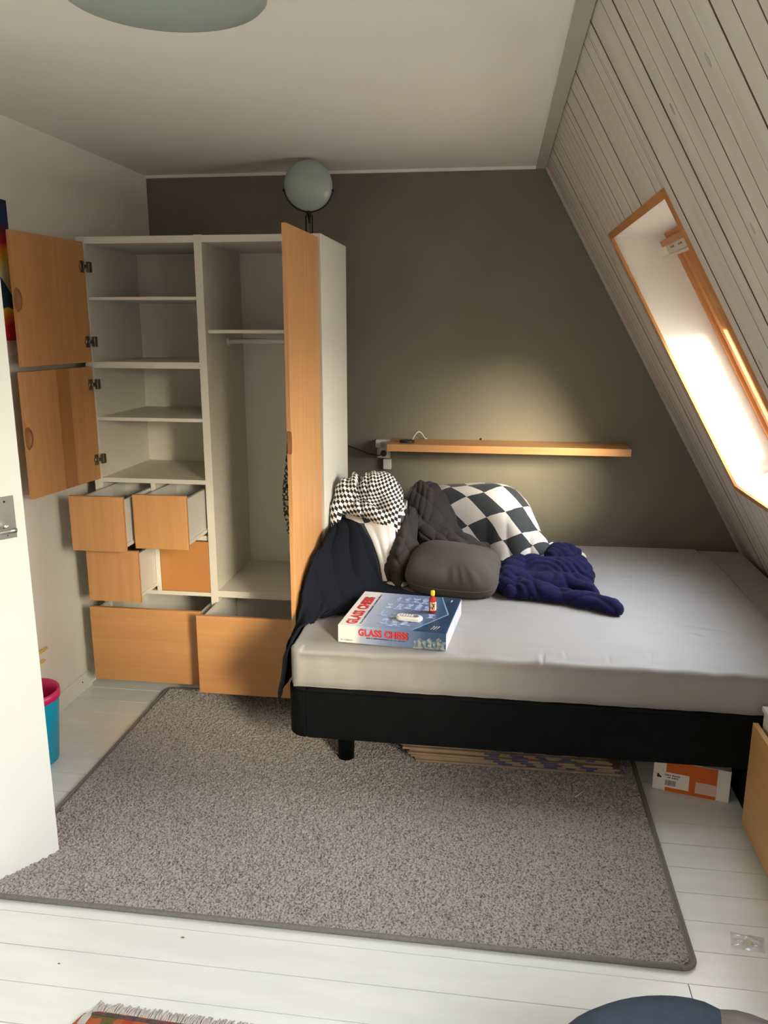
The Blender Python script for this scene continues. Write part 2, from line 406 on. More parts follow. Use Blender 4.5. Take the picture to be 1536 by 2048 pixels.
def hinge(parent, p, s=1):
    """cup hinge with its arm, p in world space on the door face"""
    q = MB(); x, y, z = p
    q.box(x, x+.004, y-.018, y+.010, z-.024, z+.024, .001)
    q.cyl((x+.0, y-.008, z), (x+.010, y-.008, z), .013, seg=12)
    q.box(x+.004, x+.014, y-.004, y+.045, z-.008, z+.008, .002)
    q.box(x+.004, x+.018, y+.028, y+.050, z-.022, z+.022, .002)
    return q.build('hinge', m_hinge, parent, local=True)
def open_door(hx, hy, ang, wdt, z0, z1, th, face, mlist, pulls, hinges, label):
    """door hinged at (hx,hy); built in local space running along -y, then turned"""
    root = thing('door', None, None, Vector((hx,hy,0))-wloc(wd), ang, parent=wd)
    q = MB().box(-th/2, th/2, -wdt, 0, z0, z1, .0015)
    d = q.build('door_panel', mlist, root, local=True); 
    return root, d
def finger_cut(panel, p, r, rz, th, m):
    """bite a shallow oval finger pull into the free edge of a door panel"""
    q = MB().sphere(p, 1, (r[0], r[1], r[2]), 28); c = q.build('cut', m, None, local=True)
    md = panel.modifiers.new('b', 'BOOLEAN'); md.object = c; md.operation = 'DIFFERENCE'; md.solver = 'EXACT'; md.material_mode = 'TRANSFER'
    c.parent = panel.parent; bpy.context.view_layer.update(); bake(panel)
    bpy.data.objects.remove(c, do_unlink=True)
doors = []
for (hx, hy, fx, fy, z0, z1, pz, hz, lab) in (
    (.152, -1.042, .110, -1.506, 1.5525, 2.058, 1.805, (1.955, 1.64), 'upper left door, swung open'),
    (.150, -1.042, .103, -1.512, 1.030, 1.533, 1.275, (1.455, 1.12), 'second left door, swung open, with a darker board strip')):
    ang = math.atan2(fx-hx, -(fy-hy)); wdt = math.hypot(fx-hx, fy-hy)
    dr = MB().box(-.018, 0, -wdt, 0, z0, z1, .0015).build('door', m_beech_v, wd, lab, local=True)
    dr.location = Vector((hx,hy,0))-wloc(wd); dr.rotation_euler = (0,0,ang)
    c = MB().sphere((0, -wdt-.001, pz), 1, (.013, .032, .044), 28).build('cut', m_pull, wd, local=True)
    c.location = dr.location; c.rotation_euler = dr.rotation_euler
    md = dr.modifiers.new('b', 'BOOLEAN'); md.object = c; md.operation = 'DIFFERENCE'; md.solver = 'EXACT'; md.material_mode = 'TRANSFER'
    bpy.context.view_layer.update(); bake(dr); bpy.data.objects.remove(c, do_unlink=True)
    # rim of the finger pull
    pts = [(.0005, -wdt+.032*math.sin(t), pz+.044*math.cos(t)) for t in np.linspace(0.05, PI-.05, 16)]
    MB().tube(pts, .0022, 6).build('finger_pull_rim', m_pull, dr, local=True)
    for z in hz: hinge(dr, (0, -.022, z))
    if z0 < 1.2:
        MB().box(0, .0004, -wdt+.215, -wdt+.30, z0+.002, z1-.002).build('veneer_strip', m_stripe, dr, local=True, label='darker board strip')
    doors.append(dr)
# tall door
hx, hy, fx, fy = 1.176, -1.030, 1.168, -1.510
ang = math.atan2(fx-hx, -(fy-hy)); wdt = .48
dr = MB().box(-.018, 0, -wdt, 0, .492, 2.066, .0015).build('door', m_beech_v, wd, 'tall right door, swung open beside the bed', local=True)
dr.location = Vector((hx,hy,0))-wloc(wd); dr.rotation_euler = (0,0,ang)
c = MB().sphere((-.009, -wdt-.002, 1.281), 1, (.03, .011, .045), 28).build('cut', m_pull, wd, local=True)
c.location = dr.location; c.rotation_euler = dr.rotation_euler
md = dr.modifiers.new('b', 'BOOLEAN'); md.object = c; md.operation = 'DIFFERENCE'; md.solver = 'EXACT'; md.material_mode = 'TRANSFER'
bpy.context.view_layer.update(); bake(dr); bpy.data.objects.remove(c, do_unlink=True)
for z in (1.9, 1.3, .66):
    hg = MB().box(-.022, -.018, -.04, -.012, z-.024, z+.024, .001).box(-.032, -.022, -.03, .03, z-.008, z+.008, .001).build('hinge', m_hinge, dr, local=True)

# ------------------------------------------------------------------ front door leaf (left foreground)
d0 = Vector((.54,-2.262,0)); dd = Vector((-.561,-.828,0)).normalized(); ang = math.atan2(dd.y, dd.x)
dl = thing('door_1', loc=d0+Vector((0,0,.008)), rz=ang, kind='structure')
# local x runs from the free edge to the hinge; local y>0 is ... the visible face lies at y=0
W_ = .83
MB().box(0, W_, -.04, 0, 0, 2.04, .003).build('door_panel', m_door, dl, local=True)
MB().box(.030, .112, 0, .0035, 1.088, 1.215, .001).build('handle_plate', m_steel, dl, local=True)
q = MB(); q.cyl((.058,.003,1.122), (.058,.046,1.122), .0095, seg=14)
q.tube([(.050,.042,1.122), (.055,.050,1.122), (.075,.052,1.122), (.120,.050,1.122), (.175,.047,1.122)], .009, 12, radii=[.006,.0095,.010,.0095,.008])
q.build('door_handle', m_steel, dl, local=True)
q = MB()
for (a, b) in ((.058,1.200),(.058,1.100)): q.cyl((a,.003,b), (a,.0045,b), .0035, seg=8)
q.cyl((.102,.003,1.200), (.102,.0045,1.200), .0035, seg=8); q.build('screw', m_screw, dl, local=True)

# ------------------------------------------------------------------ wide rug
def rug_grid(x0, x1, y0, y1, step, r, hfun):
    nx = int((x1-x0)/step); ny = int((y1-y0)/step)
    X, Y = np.meshgrid(np.linspace(x0,x1,nx), np.linspace(y0,y1,ny)); P = np.stack([X.ravel(), Y.ravel()], 1)
    # pull the corners round
    for cx, cy, sx, sy in ((x0+r,y0+r,-1,-1),(x1-r,y0+r,1,-1),(x0+r,y1-r,-1,1),(x1-r,y1-r,1,1)):
        dx = (P[:,0]-cx)*sx; dy = (P[:,1]-cy)*sy; mk = (dx > 0) & (dy > 0)
        mx = np.maximum(dx, dy); L = np.hypot(dx, dy); f = np.where(L > 0, mx/np.maximum(L, 1e-9), 1)
        P[mk,0] = cx+sx*(dx*f)[mk]; P[mk,1] = cy+sy*(dy*f)[mk]
    Z = hfun(P, nx, ny)
    faces = [(j*nx+i, j*nx+i+1, (j+1)*nx+i+1, (j+1)*nx+i) for j in range(ny-1) for i in range(nx-1)]
    return np.column_stack([P, Z]), faces
def rounded_outline(x0, x1, y0, y1, r, n=6):
    pts = []
    for cx, cy, a0 in ((x1-r,y0+r,-PI/2),(x1-r,y1-r,0),(x0+r,y1-r,PI/2),(x0+r,y0+r,PI)):
        for i in range(n+1): a = a0+PI/2*i/n; pts.append((cx+r*math.cos(a), cy+r*math.sin(a)))
    return pts
m_rug = mat('grey_shag', (.37,.335,.31), .95, (.10,.086,.076), 170, ramp=(.47,.66), detail=3, bump=.6, bscale=190, sheen=.2)
m_rugedge = mat('grey_binding', (.20,.185,.17), .9, (.16,.15,.135), 120)
RX0, RX1, RY0, RY1 = .402, 2.517, -2.486, -1.035
rug = thing('area_rug', 'large grey speckled shag rug on the white floorboards in front of the bed', 'rug', ((RX0+RX1)/2, (RY0+RY1)/2, 0))
rng = np.random.RandomState(5)
def hf(P, nx, ny):
    h = .0105+.0085*rng.rand(len(P))+.0015*vnoise(np.column_stack([P, P[:,0]*0]), 12)
    ed = np.minimum.reduce([P[:,0]-RX0-.012, RX1-.012-P[:,0], P[:,1]-RY0-.012, RY1-.012-P[:,1]])
    return np.where(ed < .002, .009, h)
V_, F_ = rug_grid(RX0+.012, RX1-.012, RY0+.012, RY1-.012, .0055, .03, hf)
V_[:,0] += rng.uniform(-.0018,.0018,len(V_))*(V_[:,2] > .0095); V_[:,1] += rng.uniform(-.0018,.0018,len(V_))*(V_[:,2] > .0095)
V_ -= np.array(rug.location)
me = bpy.data.meshes.new('pile'); me.from_pydata(V_.tolist(), [], F_); me.materials.append(m_rug)
for p in me.polygons: p.use_smooth = False
tag(link(bpy.data.objects.new('pile', me), rug), kind='stuff')
ol = rounded_outline(RX0, RX1, RY0, RY1, .04)
q = MB(); q.poly([(x, y, .001) for x, y in ol], (0,0,.009)); q.build('backing', m_rugedge, rug)
il = rounded_outline(RX0, RX1, RY0, RY1, .04)
q = MB(); q.tube([(x, y, .008) for x, y in ol]+[(ol[0][0], ol[0][1], .008)], .006, 6); q.build('edge_binding', m_rugedge, rug)

# ------------------------------------------------------------------ bed
BX0, BX1, BY0, BY1, BZ0, BZ1 = 1.195, 3.205, -1.790, -.17, .225, .412
bed = thing('bed_frame', 'low black bed frame with rounded corners standing along the back wall', 'bed', ((BX0+BX1)/2, (BY0+BY1)/2, 0))
def curved_corner(cx, cy, r, th, a0, n=8):
    o_, i_ = [], []
    for k in range(n+1):
        a = a0+PI/2*k/n; o_.append((cx+r*math.cos(a), cy+r*math.sin(a))); i_.append((cx+(r-th)*math.cos(a), cy+(r-th)*math.sin(a)))
    return o_+i_[::-1]
def prism(name, pts, z0, z1, m, parent, bev=.004):
    q = MB(); q.poly([(x,y,z0) for x,y in pts], (0,0,z1-z0))
    es = [e for e in q.bm.edges if abs(e.verts[0].co.z-e.verts[1].co.z) < 1e-6]
    bmesh.ops.bevel(q.bm, geom=es, offset=bev, segments=2, affect='EDGES')
    return q.build(name, m, parent)
R_, T_ = .075, .028
prism('corner_post', curved_corner(BX0+R_, BY0+R_, R_, T_, PI), BZ0, BZ1, m_black, bed)
prism('corner_post', curved_corner(BX0+R_, BY1-R_, R_, T_, PI/2), BZ0, BZ1, m_black, bed)
prism('corner_post', curved_corner(BX1-R_, BY0+R_, R_, T_, 3*PI/2), BZ0, BZ1, m_black, bed)
prism('corner_post', curved_corner(BX1-R_, BY1-R_, R_, T_, 0), BZ0, BZ1, m_black, bed)
rect = lambda a,b,c,d: [(a,c),(b,c),(b,d),(a,d)]
prism('side_rail', rect(BX0+R_+.0015, BX1-R_-.0015, BY0, BY0+T_), BZ0, BZ1, m_black, bed)
prism('side_rail', rect(BX0+R_+.0015, BX1-R_-.0015, BY1-T_, BY1), BZ0, BZ1, m_black, bed)
prism('end_rail', rect(BX0, BX0+T_, BY0+R_+.0015, BY1-R_-.0015), BZ0, BZ1, m_black, bed)
prism('end_rail', rect(BX1-T_, BX1, BY0+R_+.0015, BY1-R_-.0015), BZ0, BZ1, m_black, bed)
bx('slat_base', m_black, bed, BX0+T_, BX1-T_, BY0+T_, BY1-T_, .27, .411, 0)
for (x, y) in ((1.372,-1.545), (1.372,-.45), (2.40,-.45), (3.02,-.45), (3.05,-1.56)):
    MB().cyl((x,y,.016 if y < -1.03 and x < 2.5 else 0), (x,y,.272), .032, .038, seg=20).build('leg', m_black, bed)
MB().box(2.86, 2.90, -1.70, -1.5, 0, .27, .003).build('black_panel', m_black, bed)  # plain black upright panel under the right end of the bed

# mattress with fitted sheet
MX0, MX1, MY0, MY1, MZ0, MZ1 = 1.203, 3.215, -1.770, -.165, .405, .565
CREASES = ((2.59,-.77,.055,-.40,.009),(2.745,-1.34,.075,-.29,.008),(2.71,-1.41,.03,-.5,.007),(2.93,-.60,.05,-1.4,.006),(2.117,-1.74,.045,1.5,.006),(2.50,-1.66,.03,1.4,.003),(2.20,-1.69,.03,1.6,.003),(2.35,-1.70,.03,1.5,.003))
def mattress():
    nx, ny = 400, 320; r = .030
    def prof(n, L, r):      # arc-length like distribution through the rounded border
        t = np.linspace(0, 1, n); return t*L
    # height-field top with rolled edges + vertical sides, built as rings around a rounded box
    X, Y = np.meshgrid(np.linspace(MX0, MX1, nx), np.linspace(MY0, MY1, ny)); x = X.ravel(); y = Y.ravel()
    P = np.column_stack([x, y, x*0])
    z = np.full(x.shape, MZ1)
    z += .004*vnoise(P, 2.2, 3)+.0012*vnoise(P*[1,3,1], 9, 5)
    d = np.minimum.reduce([x-MX0, y-MY0, MY1-y]); rr = .014
    e = np.clip(1-d/rr, 0, 1); z -= rr*(1-np.sqrt(np.clip(1-e**2, 0, 1)))
    # tuck puckers along the front edge
    fr = np.exp(-((y-MY0-.03)/.035)**2); z -= fr*.004*(np.sin(x*31+2*np.sin(x*7))*.5+.5)
    # seam running along the right-hand side, the strip beyond it lies a little lower
    s_ = 3.045-.05*np.exp(-((y+.2)/.12)**2); z -= .008/(1+np.exp(-(x-s_)/.006)); z -= .006*np.exp(-((x-s_)/.006)**2)
    # little creases in the sheet
    for (cx, cy, L, a, dp) in CREASES:
        u = (x-cx)*math.cos(a)+(y-cy)*math.sin(a); v = -(x-cx)*math.sin(a)+(y-cy)*math.cos(a)
        z += dp*np.exp(-(u/L)**2)*(-np.exp(-(v/.005)**2)+.6*np.exp(-((v-.014)/.010)**2))
    top = np.column_stack([x, y, z]); vs = top.tolist()
    fs = [(j*nx+i, j*nx+i+1, (j+1)*nx+i+1, (j+1)*nx+i) for j in range(ny-1) for i in range(nx-1)]
    loop = [i for i in range(nx)]+[j*nx+nx-1 for j in range(1, ny)]+[(ny-1)*nx+i for i in range(nx-2, -1, -1)]+[j*nx for j in range(ny-2, 0, -1)]
    prev = loop
    cx, cy = (MX0+MX1)/2, (MY0+MY1)/2
    rows = [(-.006, .004), (-.03, .002), (-.06, .0), (-.095, .002), (-.116, .006), (-.1245, .016)]
    for dz, ins in rows:
        new = []
        for li, vi in enumerate(loop):
            X0, Y0 = x[vi], y[vi]; s = .0035*math.sin(X0*22+dz*30)*math.sin(X0*5)+.002*math.sin(X0*63)
            out = -ins+s*.6
            nx_, ny_ = X0, Y0
            if abs(X0-MX0) < 1e-6: nx_ = X0-out
            if abs(X0-MX1) < 1e-6: nx_ = X0+out*0
            if abs(Y0-MY0) < 1e-6: ny_ = Y0-out
            if abs(Y0-MY1) < 1e-6: ny_ = Y0+out*0
            # round vertical corner
            rc = .05
            for sx, sy in ((MX0, MY0),):
                ax, ay = sx+rc, sy+rc
                if nx_ < ax and ny_ < ay:
                    L = math.hypot(nx_-ax, ny_-ay)
                    if L > rc: nx_ = ax+(nx_-ax)*rc/L; ny_ = ay+(ny_-ay)*rc/L
            new.append(len(vs)); vs.append([nx_, ny_, MZ1-.014+dz*1.114])
        n = len(loop)
        for i in range(n): fs.append((prev[(i+1)%n], prev[i], new[i], new[(i+1)%n]))
        prev = new
    fs.append(tuple(prev))
    vs = np.array(vs)
    # round the near-left corner of the top as well
    rc = .05; ax, ay = MX0+rc, MY0+rc; k = np.where((vs[:,0] < ax) & (vs[:,1] < ay))[0]
    for i in k:
        dx, dy = ax-vs[i,0], ay-vs[i,1]; L = math.hypot(dx, dy); mx = max(dx, dy)
        if L > 1e-6 and i < nx*ny:
            vs[i,0] = ax-dx*mx/L; vs[i,1] = ay-dy*mx/L
            e = max(0, 1-(rc-mx)/.014); vs[i,2] = MZ1-.014*(1-math.sqrt(max(0, 1-e*e)))
    me = bpy.data.meshes.new('mattress'); me.from_pydata(vs.tolist(), [], fs); me.materials.append(m_sheet)
    for p in me.polygons: p.use_smooth = True
    o = link(bpy.data.objects.new('mattress', me)); centre(o)
    return tag(o, 'thick mattress in a grey jersey fitted sheet on the black bed', 'mattress')
mattress()

# ------------------------------------------------------------------ cloth tools
def catmull(G, nu, nv):
    """smoothly upsample control grid G[rows][cols] -> (nv+1)x(nu+1) points, with parameters"""
    G = np.array(G, float); R, C_, D = G.shape
    def interp(A, n):       # along axis 0
        m = A.shape[0]; Ae = np.concatenate([[2*A[0]-A[1]], A, [2*A[-1]-A[-2]]]); out = []
        for t in np.linspace(0, m-1, n):
            i = min(int(t), m-2); f = t-i; p0, p1, p2, p3 = Ae[i], Ae[i+1], Ae[i+2], Ae[i+3]
            out.append(.5*((2*p1)+(-p0+p2)*f+(2*p0-5*p1+4*p2-p3)*f*f+(-p0+3*p1-3*p2+p3)*f**3))
        return np.array(out)
    A = interp(G, nv); B = interp(A.transpose(1,0,2), nu).transpose(1,0,2)
    return B, np.linspace(0, C_-1, nu), np.linspace(0, R-1, nv)
def grid_normals(B):
    du = np.gradient(B, axis=1); dv = np.gradient(B, axis=0); n = np.cross(dv, du); n /= np.linalg.norm(n, axis=2, keepdims=True)+1e-9; return n
def patch(name, G, nu, nv, disp, mats, label, cat, floor_z=None, thick=0, uvm=None, facing=Vector((0,-1,.5)), group=None):
    B, U, V = catmull(G, nu, nv); N = grid_normals(B)
    if np.mean(N@np.array(facing)) < 0: N = -N
    UU, VV = np.meshgrid(U, V)
    B = B+N*disp(B, UU, VV)[..., None]
    nv_, nu_ = B.shape[:2]; vs = B.reshape(-1,3).tolist()
    fs = [(j*nu_+i, j*nu_+i+1, (j+1)*nu_+i+1, (j+1)*nu_+i) for j in range(nv_-1) for i in range(nu_-1)]
    if uvm: UU, VV = uvm(UU, VV)
    uv = list(zip(UU.ravel(), VV.ravel()))
    if floor_z is not None:
        loop = [i for i in range(nu_)]+[j*nu_+nu_-1 for j in range(1, nv_)]+[(nv_-1)*nu_+i for i in range(nu_-2,-1,-1)]+[j*nu_ for j in range(nv_-2,0,-1)]
        c = np.mean([vs[i] for i in loop], axis=0); prev = loop
        for t in (.35, .7, 1.0):
            new = []
            for i in loop:
                p = vs[i]; z = p[2]+(floor_z-p[2])*t if p[2] > floor_z else p[2]-.001*t
                k = .05*t; new.append(len(vs)); vs.append([p[0]+(c[0]-p[0])*k, p[1]+(c[1]-p[1])*k, z]); uv.append((uv[i][0]+.0, uv[i][1]+t*.8))
            n = len(loop)
            for i in range(n): fs.append((prev[i], prev[(i+1)%n], new[(i+1)%n], new[i]))
            prev = new
        fs.append(tuple(prev[::-1]))
    me = bpy.data.meshes.new(name); me.from_pydata(vs, [], fs)
    for m in mats: me.materials.append(m)
    ul = me.uv_layers.new(name='print')
    for p in me.polygons:
        p.use_smooth = True
        for li in p.loop_indices: ul.data[li].uv = uv[me.loops[li].vertex_index]
    o = link(bpy.data.objects.new(name, me))
    bm = bmesh.new(); bm.from_mesh(me); bmesh.ops.recalc_face_normals(bm, faces=bm.faces)
    bm.to_mesh(me); bm.free()
    if thick:
        sd = o.modifiers.new('s', 'SOLIDIFY'); sd.thickness = thick; sd.offset = -1; bake(o)
        for p in o.data.polygons: p.use_smooth = True
    centre(o); return tag(o, label, cat, group)
def blob(name, chains, vox, disp, mats, label, cat, smooth=6, uvf=None, floor=None, cuts=None):
    """union of tapering capsule chains -> remeshed skin, smoothed, then folds pushed in along the normals"""
    q = bmesh.new()
    for ch in chains:
        for (a, b) in zip(ch, ch[1:]) if len(ch) > 1 else [(ch[0], ch[0])]:
            A, B_ = Vector(a[:3]), Vector(b[:3]); L = (B_-A).length; n = max(1, int(L/(min(a[3], b[3])*.28)))
            for i in range(n+1):
                t = i/n; sc = [(a[4+k] if len(a) > 4 else 1)*(1-t)+(b[4+k] if len(b) > 4 else 1)*t for k in range(3)]
                mt = Matrix.Translation(A.lerp(B_, t)) @ Matrix.Diagonal((*sc, 1))
                bmesh.ops.create_icosphere(q, subdivisions=2, radius=a[3]*(1-t)+b[3]*t, matrix=mt)
    me = bpy.data.meshes.new(name); q.to_mesh(me); q.free()
    for m in mats: me.materials.append(m)
    o = link(bpy.data.objects.new(name, me))
    r = o.modifiers.new('r', 'REMESH'); r.mode = 'VOXEL'; r.voxel_size = vox; r.use_smooth_shade = True
    s = o.modifiers.new('s', 'SMOOTH'); s.factor = .5; s.iterations = smooth
    bake(o); me = o.data
    P = get_co(me); N = get_no(me); P = P+N*disp(P, N)[:, None]
    if floor is not None: P[:,2] = np.maximum(P[:,2], floor)
    set_co(me, P)
    for p in me.polygons: p.use_smooth = True
    if uvf is not None:
        uv = uvf(P, N); ul = me.uv_layers.new(name='print'); vi = np.empty(len(me.loops), int); me.loops.foreach_get('vertex_index', vi)
        ul.data.foreach_set('uv', uv[vi].ravel())
    centre(o); return tag(o, label, cat)
def checker_mat(name, a, b, scale=1.0, rough=.9, warp=.0, wscale=3, mode='check'):
    m = mat(name, a, rough, sheen=.1); t = m.node_tree; bs = t.nodes['Principled BSDF']
    uv = t.nodes.new('ShaderNodeUVMap'); uv.uv_map = 'print'
    ch = t.nodes.new('ShaderNodeTexChecker'); ch.inputs['Scale'].default_value = scale; ch.inputs['Color1'].default_value = (*a,1); ch.inputs['Color2'].default_value = (*b,1)
    mp = t.nodes.new('ShaderNodeMapping'); mp.inputs['Location'].default_value = (0,0,.5/scale)
    src = uv.outputs[0]
    if warp:
        n = t.nodes.new('ShaderNodeTexNoise'); n.inputs['Scale'].default_value = wscale; t.links.new(src, n.inputs['Vector'])
        vm = t.nodes.new('ShaderNodeVectorMath'); vm.operation = 'SUBTRACT'; vm.inputs[1].default_value = (.5,.5,.5); t.links.new(n.outputs['Color'], vm.inputs[0])
        sc = t.nodes.new('ShaderNodeVectorMath'); sc.operation = 'SCALE'; sc.inputs['Scale'].default_value = warp; t.links.new(vm.outputs[0], sc.inputs[0])
        ad = t.nodes.new('ShaderNodeVectorMath'); ad.operation = 'ADD'; t.links.new(src, ad.inputs[0]); t.links.new(sc.outputs[0], ad.inputs[1]); src = ad.outputs[0]
        sp_ = t.nodes.new('ShaderNodeSeparateXYZ'); cb = t.nodes.new('ShaderNodeCombineXYZ'); t.links.new(src, sp_.inputs[0]); t.links.new(sp_.outputs[0], cb.inputs[0]); t.links.new(sp_.outputs[1], cb.inputs[1]); src = cb.outputs[0]
    t.links.new(src, mp.inputs[0]); t.links.new(mp.outputs[0], ch.inputs['Vector']); t.links.new(ch.outputs['Color'], bs.inputs['Base Color'])
    return m
WHT = (.78,.74,.70); SLT = (.045,.052,.060)
m_bigcheck = checker_mat('large_check_print', WHT, SLT, 1.0, warp=.13, wscale=1.6)
m_smallcheck = checker_mat('small_check_print', (.80,.75,.70), (.008,.008,.008), 1.0)
m_greycloth = mat('charcoal_brown_cotton', (.042,.036,.035), .85, (.034,.029,.028), 12, sheen=.03, spec=.2, bump=.2, bscale=400)
m_cushion = mat('taupe_grey_velour', (.080,.068,.061), .85, (.072,.061,.055), 9, sheen=.05, spec=.2, bump=.2, bscale=400)
m_navy = mat('navy_knit', (.010,.009,.055), .9, (.006,.006,.032), 60, sheen=.04, spec=.15, bump=.9, bscale=420)
m_blackcloth = mat('black_rib_knit', (.007,.008,.012), .95, (.008,.010,.014), 50, sheen=0, spec=.1, bump=1.0, bscale=260)
m_cream = mat('cream_cotton', (.62,.60,.44), .9, (.58,.56,.42), 6)

exec('''
DUV= [[[1.583, -0.22, 0.839], [1.613, -0.2, 0.871], [1.661, -0.19, 0.876], [1.767, -0.18, 0.886], [1.885, -0.18, 0.892], [1.97, -0.18, 0.883], [2.04, -0.18, 0.844]], [[1.617, -0.3, 0.816], [1.647, -0.3, 0.857], [1.708, -0.31, 0.885], [1.791, -0.32, 0.9], [1.886, -0.31, 0.912], [1.979, -0.29, 0.9], [2.054, -0.24, 0.844]], [[1.639, -0.34, 0.745], [1.697, -0.36, 0.799], [1.792, -0.39, 0.857], [1.876, -0.41, 0.887], [1.968, -0.38, 0.914], [2.035, -0.33, 0.888], [2.096, -0.26, 0.822]], [[1.71, -0.4, 0.641], [1.8, -0.42, 0.711], [1.895, -0.46, 0.771], [1.986, -0.48, 0.807], [2.073, -0.44, 0.824], [2.12, -0.38, 0.805], [2.156, -0.28, 0.735]], [[1.804, -0.45, 0.578], [1.887, -0.47, 0.614], [1.978, -0.52, 0.67], [2.07, -0.54, 0.713], [2.148, -0.47, 0.705], [2.183, -0.4, 0.673], [2.206, -0.3, 0.615]], [[1.871, -0.52, 0.573], [1.945, -0.57, 0.575], [2.04, -0.62, 0.611], [2.123, -0.6, 0.667], [2.201, -0.53, 0.661], [2.224, -0.45, 0.635], [2.24, -0.35, 0.6]], [[1.892, -0.55, 0.572], [1.971, -0.6, 0.572], [2.065, -0.66, 0.58], [2.157, -0.66, 0.628], [2.231, -0.6, 0.639], [2.264, -0.5, 0.617], [2.277, -0.4, 0.592]]]
PIL= [[[1.20, -0.6, 0.865], [1.23, -0.6, 0.905], [1.285, -0.6, 0.92], [1.394, -0.58, 0.894], [1.504, -0.56, 0.868]], [[1.20, -0.76, 0.852], [1.225, -0.78, 0.89], [1.293, -0.78, 0.885], [1.4, -0.76, 0.872], [1.508, -0.66, 0.865]], [[1.20, -0.86, 0.80], [1.257, -0.88, 0.839], [1.342, -0.9, 0.828], [1.468, -0.86, 0.861], [1.539, -0.72, 0.818]], [[1.24, -0.88, 0.722], [1.307, -0.92, 0.766], [1.392, -0.97, 0.763], [1.489, -0.93, 0.78], [1.556, -0.78, 0.76]], [[1.307, -0.90, 0.635], [1.372, -0.95, 0.672], [1.426, -1.0, 0.679], [1.498, -0.96, 0.687], [1.561, -0.82, 0.674]], [[1.34, -0.9, 0.574], [1.391, -0.97, 0.585], [1.443, -1.01, 0.59], [1.506, -0.97, 0.59], [1.566, -0.86, 0.585]]]
''')
def nz3(B, s, off): return vnoise(B.reshape(-1,3), s, off).reshape(B.shape[:2])
def duv_disp(B, U, V):
    d = .010*nz3(B, 6, 1)+.004*nz3(B, 16, 9)
    lo = np.clip((V-2.5)/2.5, 0, 1)
    d += lo*.016*(np.abs(np.sin(U*3.3+V*1.2+2*nz3(B, 5, 4)))**.6-.5)
    return d
patch('duvet', DUV, 110, 110, duv_disp, [m_bigcheck], 'crumpled duvet with large white and dark grey checks, leaning against the back wall', 'duvet', floor_z=.572)
def pil_disp(B, U, V):
    lo = np.clip((V-1.6)/2.2, 0, 1)*np.clip((U-1.2)/1.2, 0, 1)
    d = .006*nz3(B, 9, 2)+lo*.010*(np.abs(np.sin(U*7.5-V*.5+nz3(B, 4, 7)))**.7-.5)
    return d
patch('pillow', PIL, 80, 90, pil_disp, [m_bigcheck], 'pillow with large white and dark grey checks under the small-checked cloth', 'pillow', floor_z=.570, uvm=lambda U, V: (U+1.0, np.where(V > 2.2, 2.2+(V-2.2)*.27, V)))

BLK = [[[1.20, -1.02, 0.79], [1.215, -0.93, 0.835], [1.246, -0.87, 0.845], [1.29, -0.87, 0.842], [1.345, -0.87, 0.815]],
 [[1.20, -1.17, 0.79], [1.222, -1.08, 0.83], [1.275, -1.03, 0.826], [1.335, -1.01, 0.808], [1.385, -0.99, 0.76]],
 [[1.198, -1.37, 0.755], [1.216, -1.24, 0.775], [1.278, -1.15, 0.771], [1.358, -1.11, 0.748], [1.411, -1.06, 0.70]],
 [[1.197, -1.49, 0.67], [1.216, -1.36, 0.70], [1.287, -1.26, 0.693], [1.376, -1.19, 0.671], [1.446, -1.08, 0.617]],
 [[1.192, -1.55, 0.61], [1.218, -1.46, 0.630], [1.292, -1.36, 0.624], [1.392, -1.25, 0.613], [1.536, -1.12, 0.597]],
 [[1.186, -1.61, 0.575], [1.222, -1.57, 0.600], [1.281, -1.45, 0.598], [1.355, -1.35, 0.592], [1.606, -1.17, 0.592]],
 [[1.178, -1.75, 0.51], [1.208, -1.68, 0.590], [1.250, -1.55, 0.590], [1.309, -1.45, 0.588], [1.674, -1.20, 0.588]]]
def blk_disp(B, U, V):
    d = .012*(np.abs(np.sin(U*3.2-V*1.1+1.3*nz3(B, 5, 2)))**.5-.5)*np.clip(V, 0, 1)+.006*nz3(B, 14, 3)
    return np.where(B[...,2] < .62, np.abs(d)*.6, d)
bt = patch('blanket', BLK, 130, 130, blk_disp, [m_blackcloth], 'black ribbed blanket draped over the left edge of the mattress beside the tall door', 'blanket', thick=.010)
# the blanket's corner that hangs down the side of the mattress
HANG = [[[1.196,-1.20,.60],[1.193,-1.40,.60],[1.190,-1.56,.58],[1.182,-1.66,.56],[1.186,-1.76,.53]],
 [[1.199,-1.20,.52],[1.195,-1.40,.52],[1.190,-1.56,.50],[1.178,-1.67,.48],[1.180,-1.775,.46]],
 [[1.190,-1.20,.45],[1.184,-1.40,.45],[1.178,-1.56,.44],[1.166,-1.68,.42],[1.168,-1.785,.40]],
 [[1.188,-1.20,.40],[1.182,-1.40,.40],[1.174,-1.56,.385],[1.158,-1.69,.37],[1.168,-1.78,.36]]]
B_, U_, V_2 = catmull(HANG, 60, 30)
vs = B_.reshape(-1,3); vs[:,0] -= .004*np.abs(np.sin(vs[:,1]*40)); fs = [(j*60+i, j*60+i+1, (j+1)*60+i+1, (j+1)*60+i) for j in range(29) for i in range(59)]
me = bpy.data.meshes.new('hanging_edge'); me.from_pydata((vs-np.array(bt.location)).tolist(), [], fs); me.materials.append(m_blackcloth)
for p in me.polygons: p.use_smooth = True
ho = link(bpy.data.objects.new('hanging_edge', me), bt); sd = ho.modifiers.new('s', 'SOLIDIFY'); sd.thickness = .006; sd.offset = 1; bake(ho)

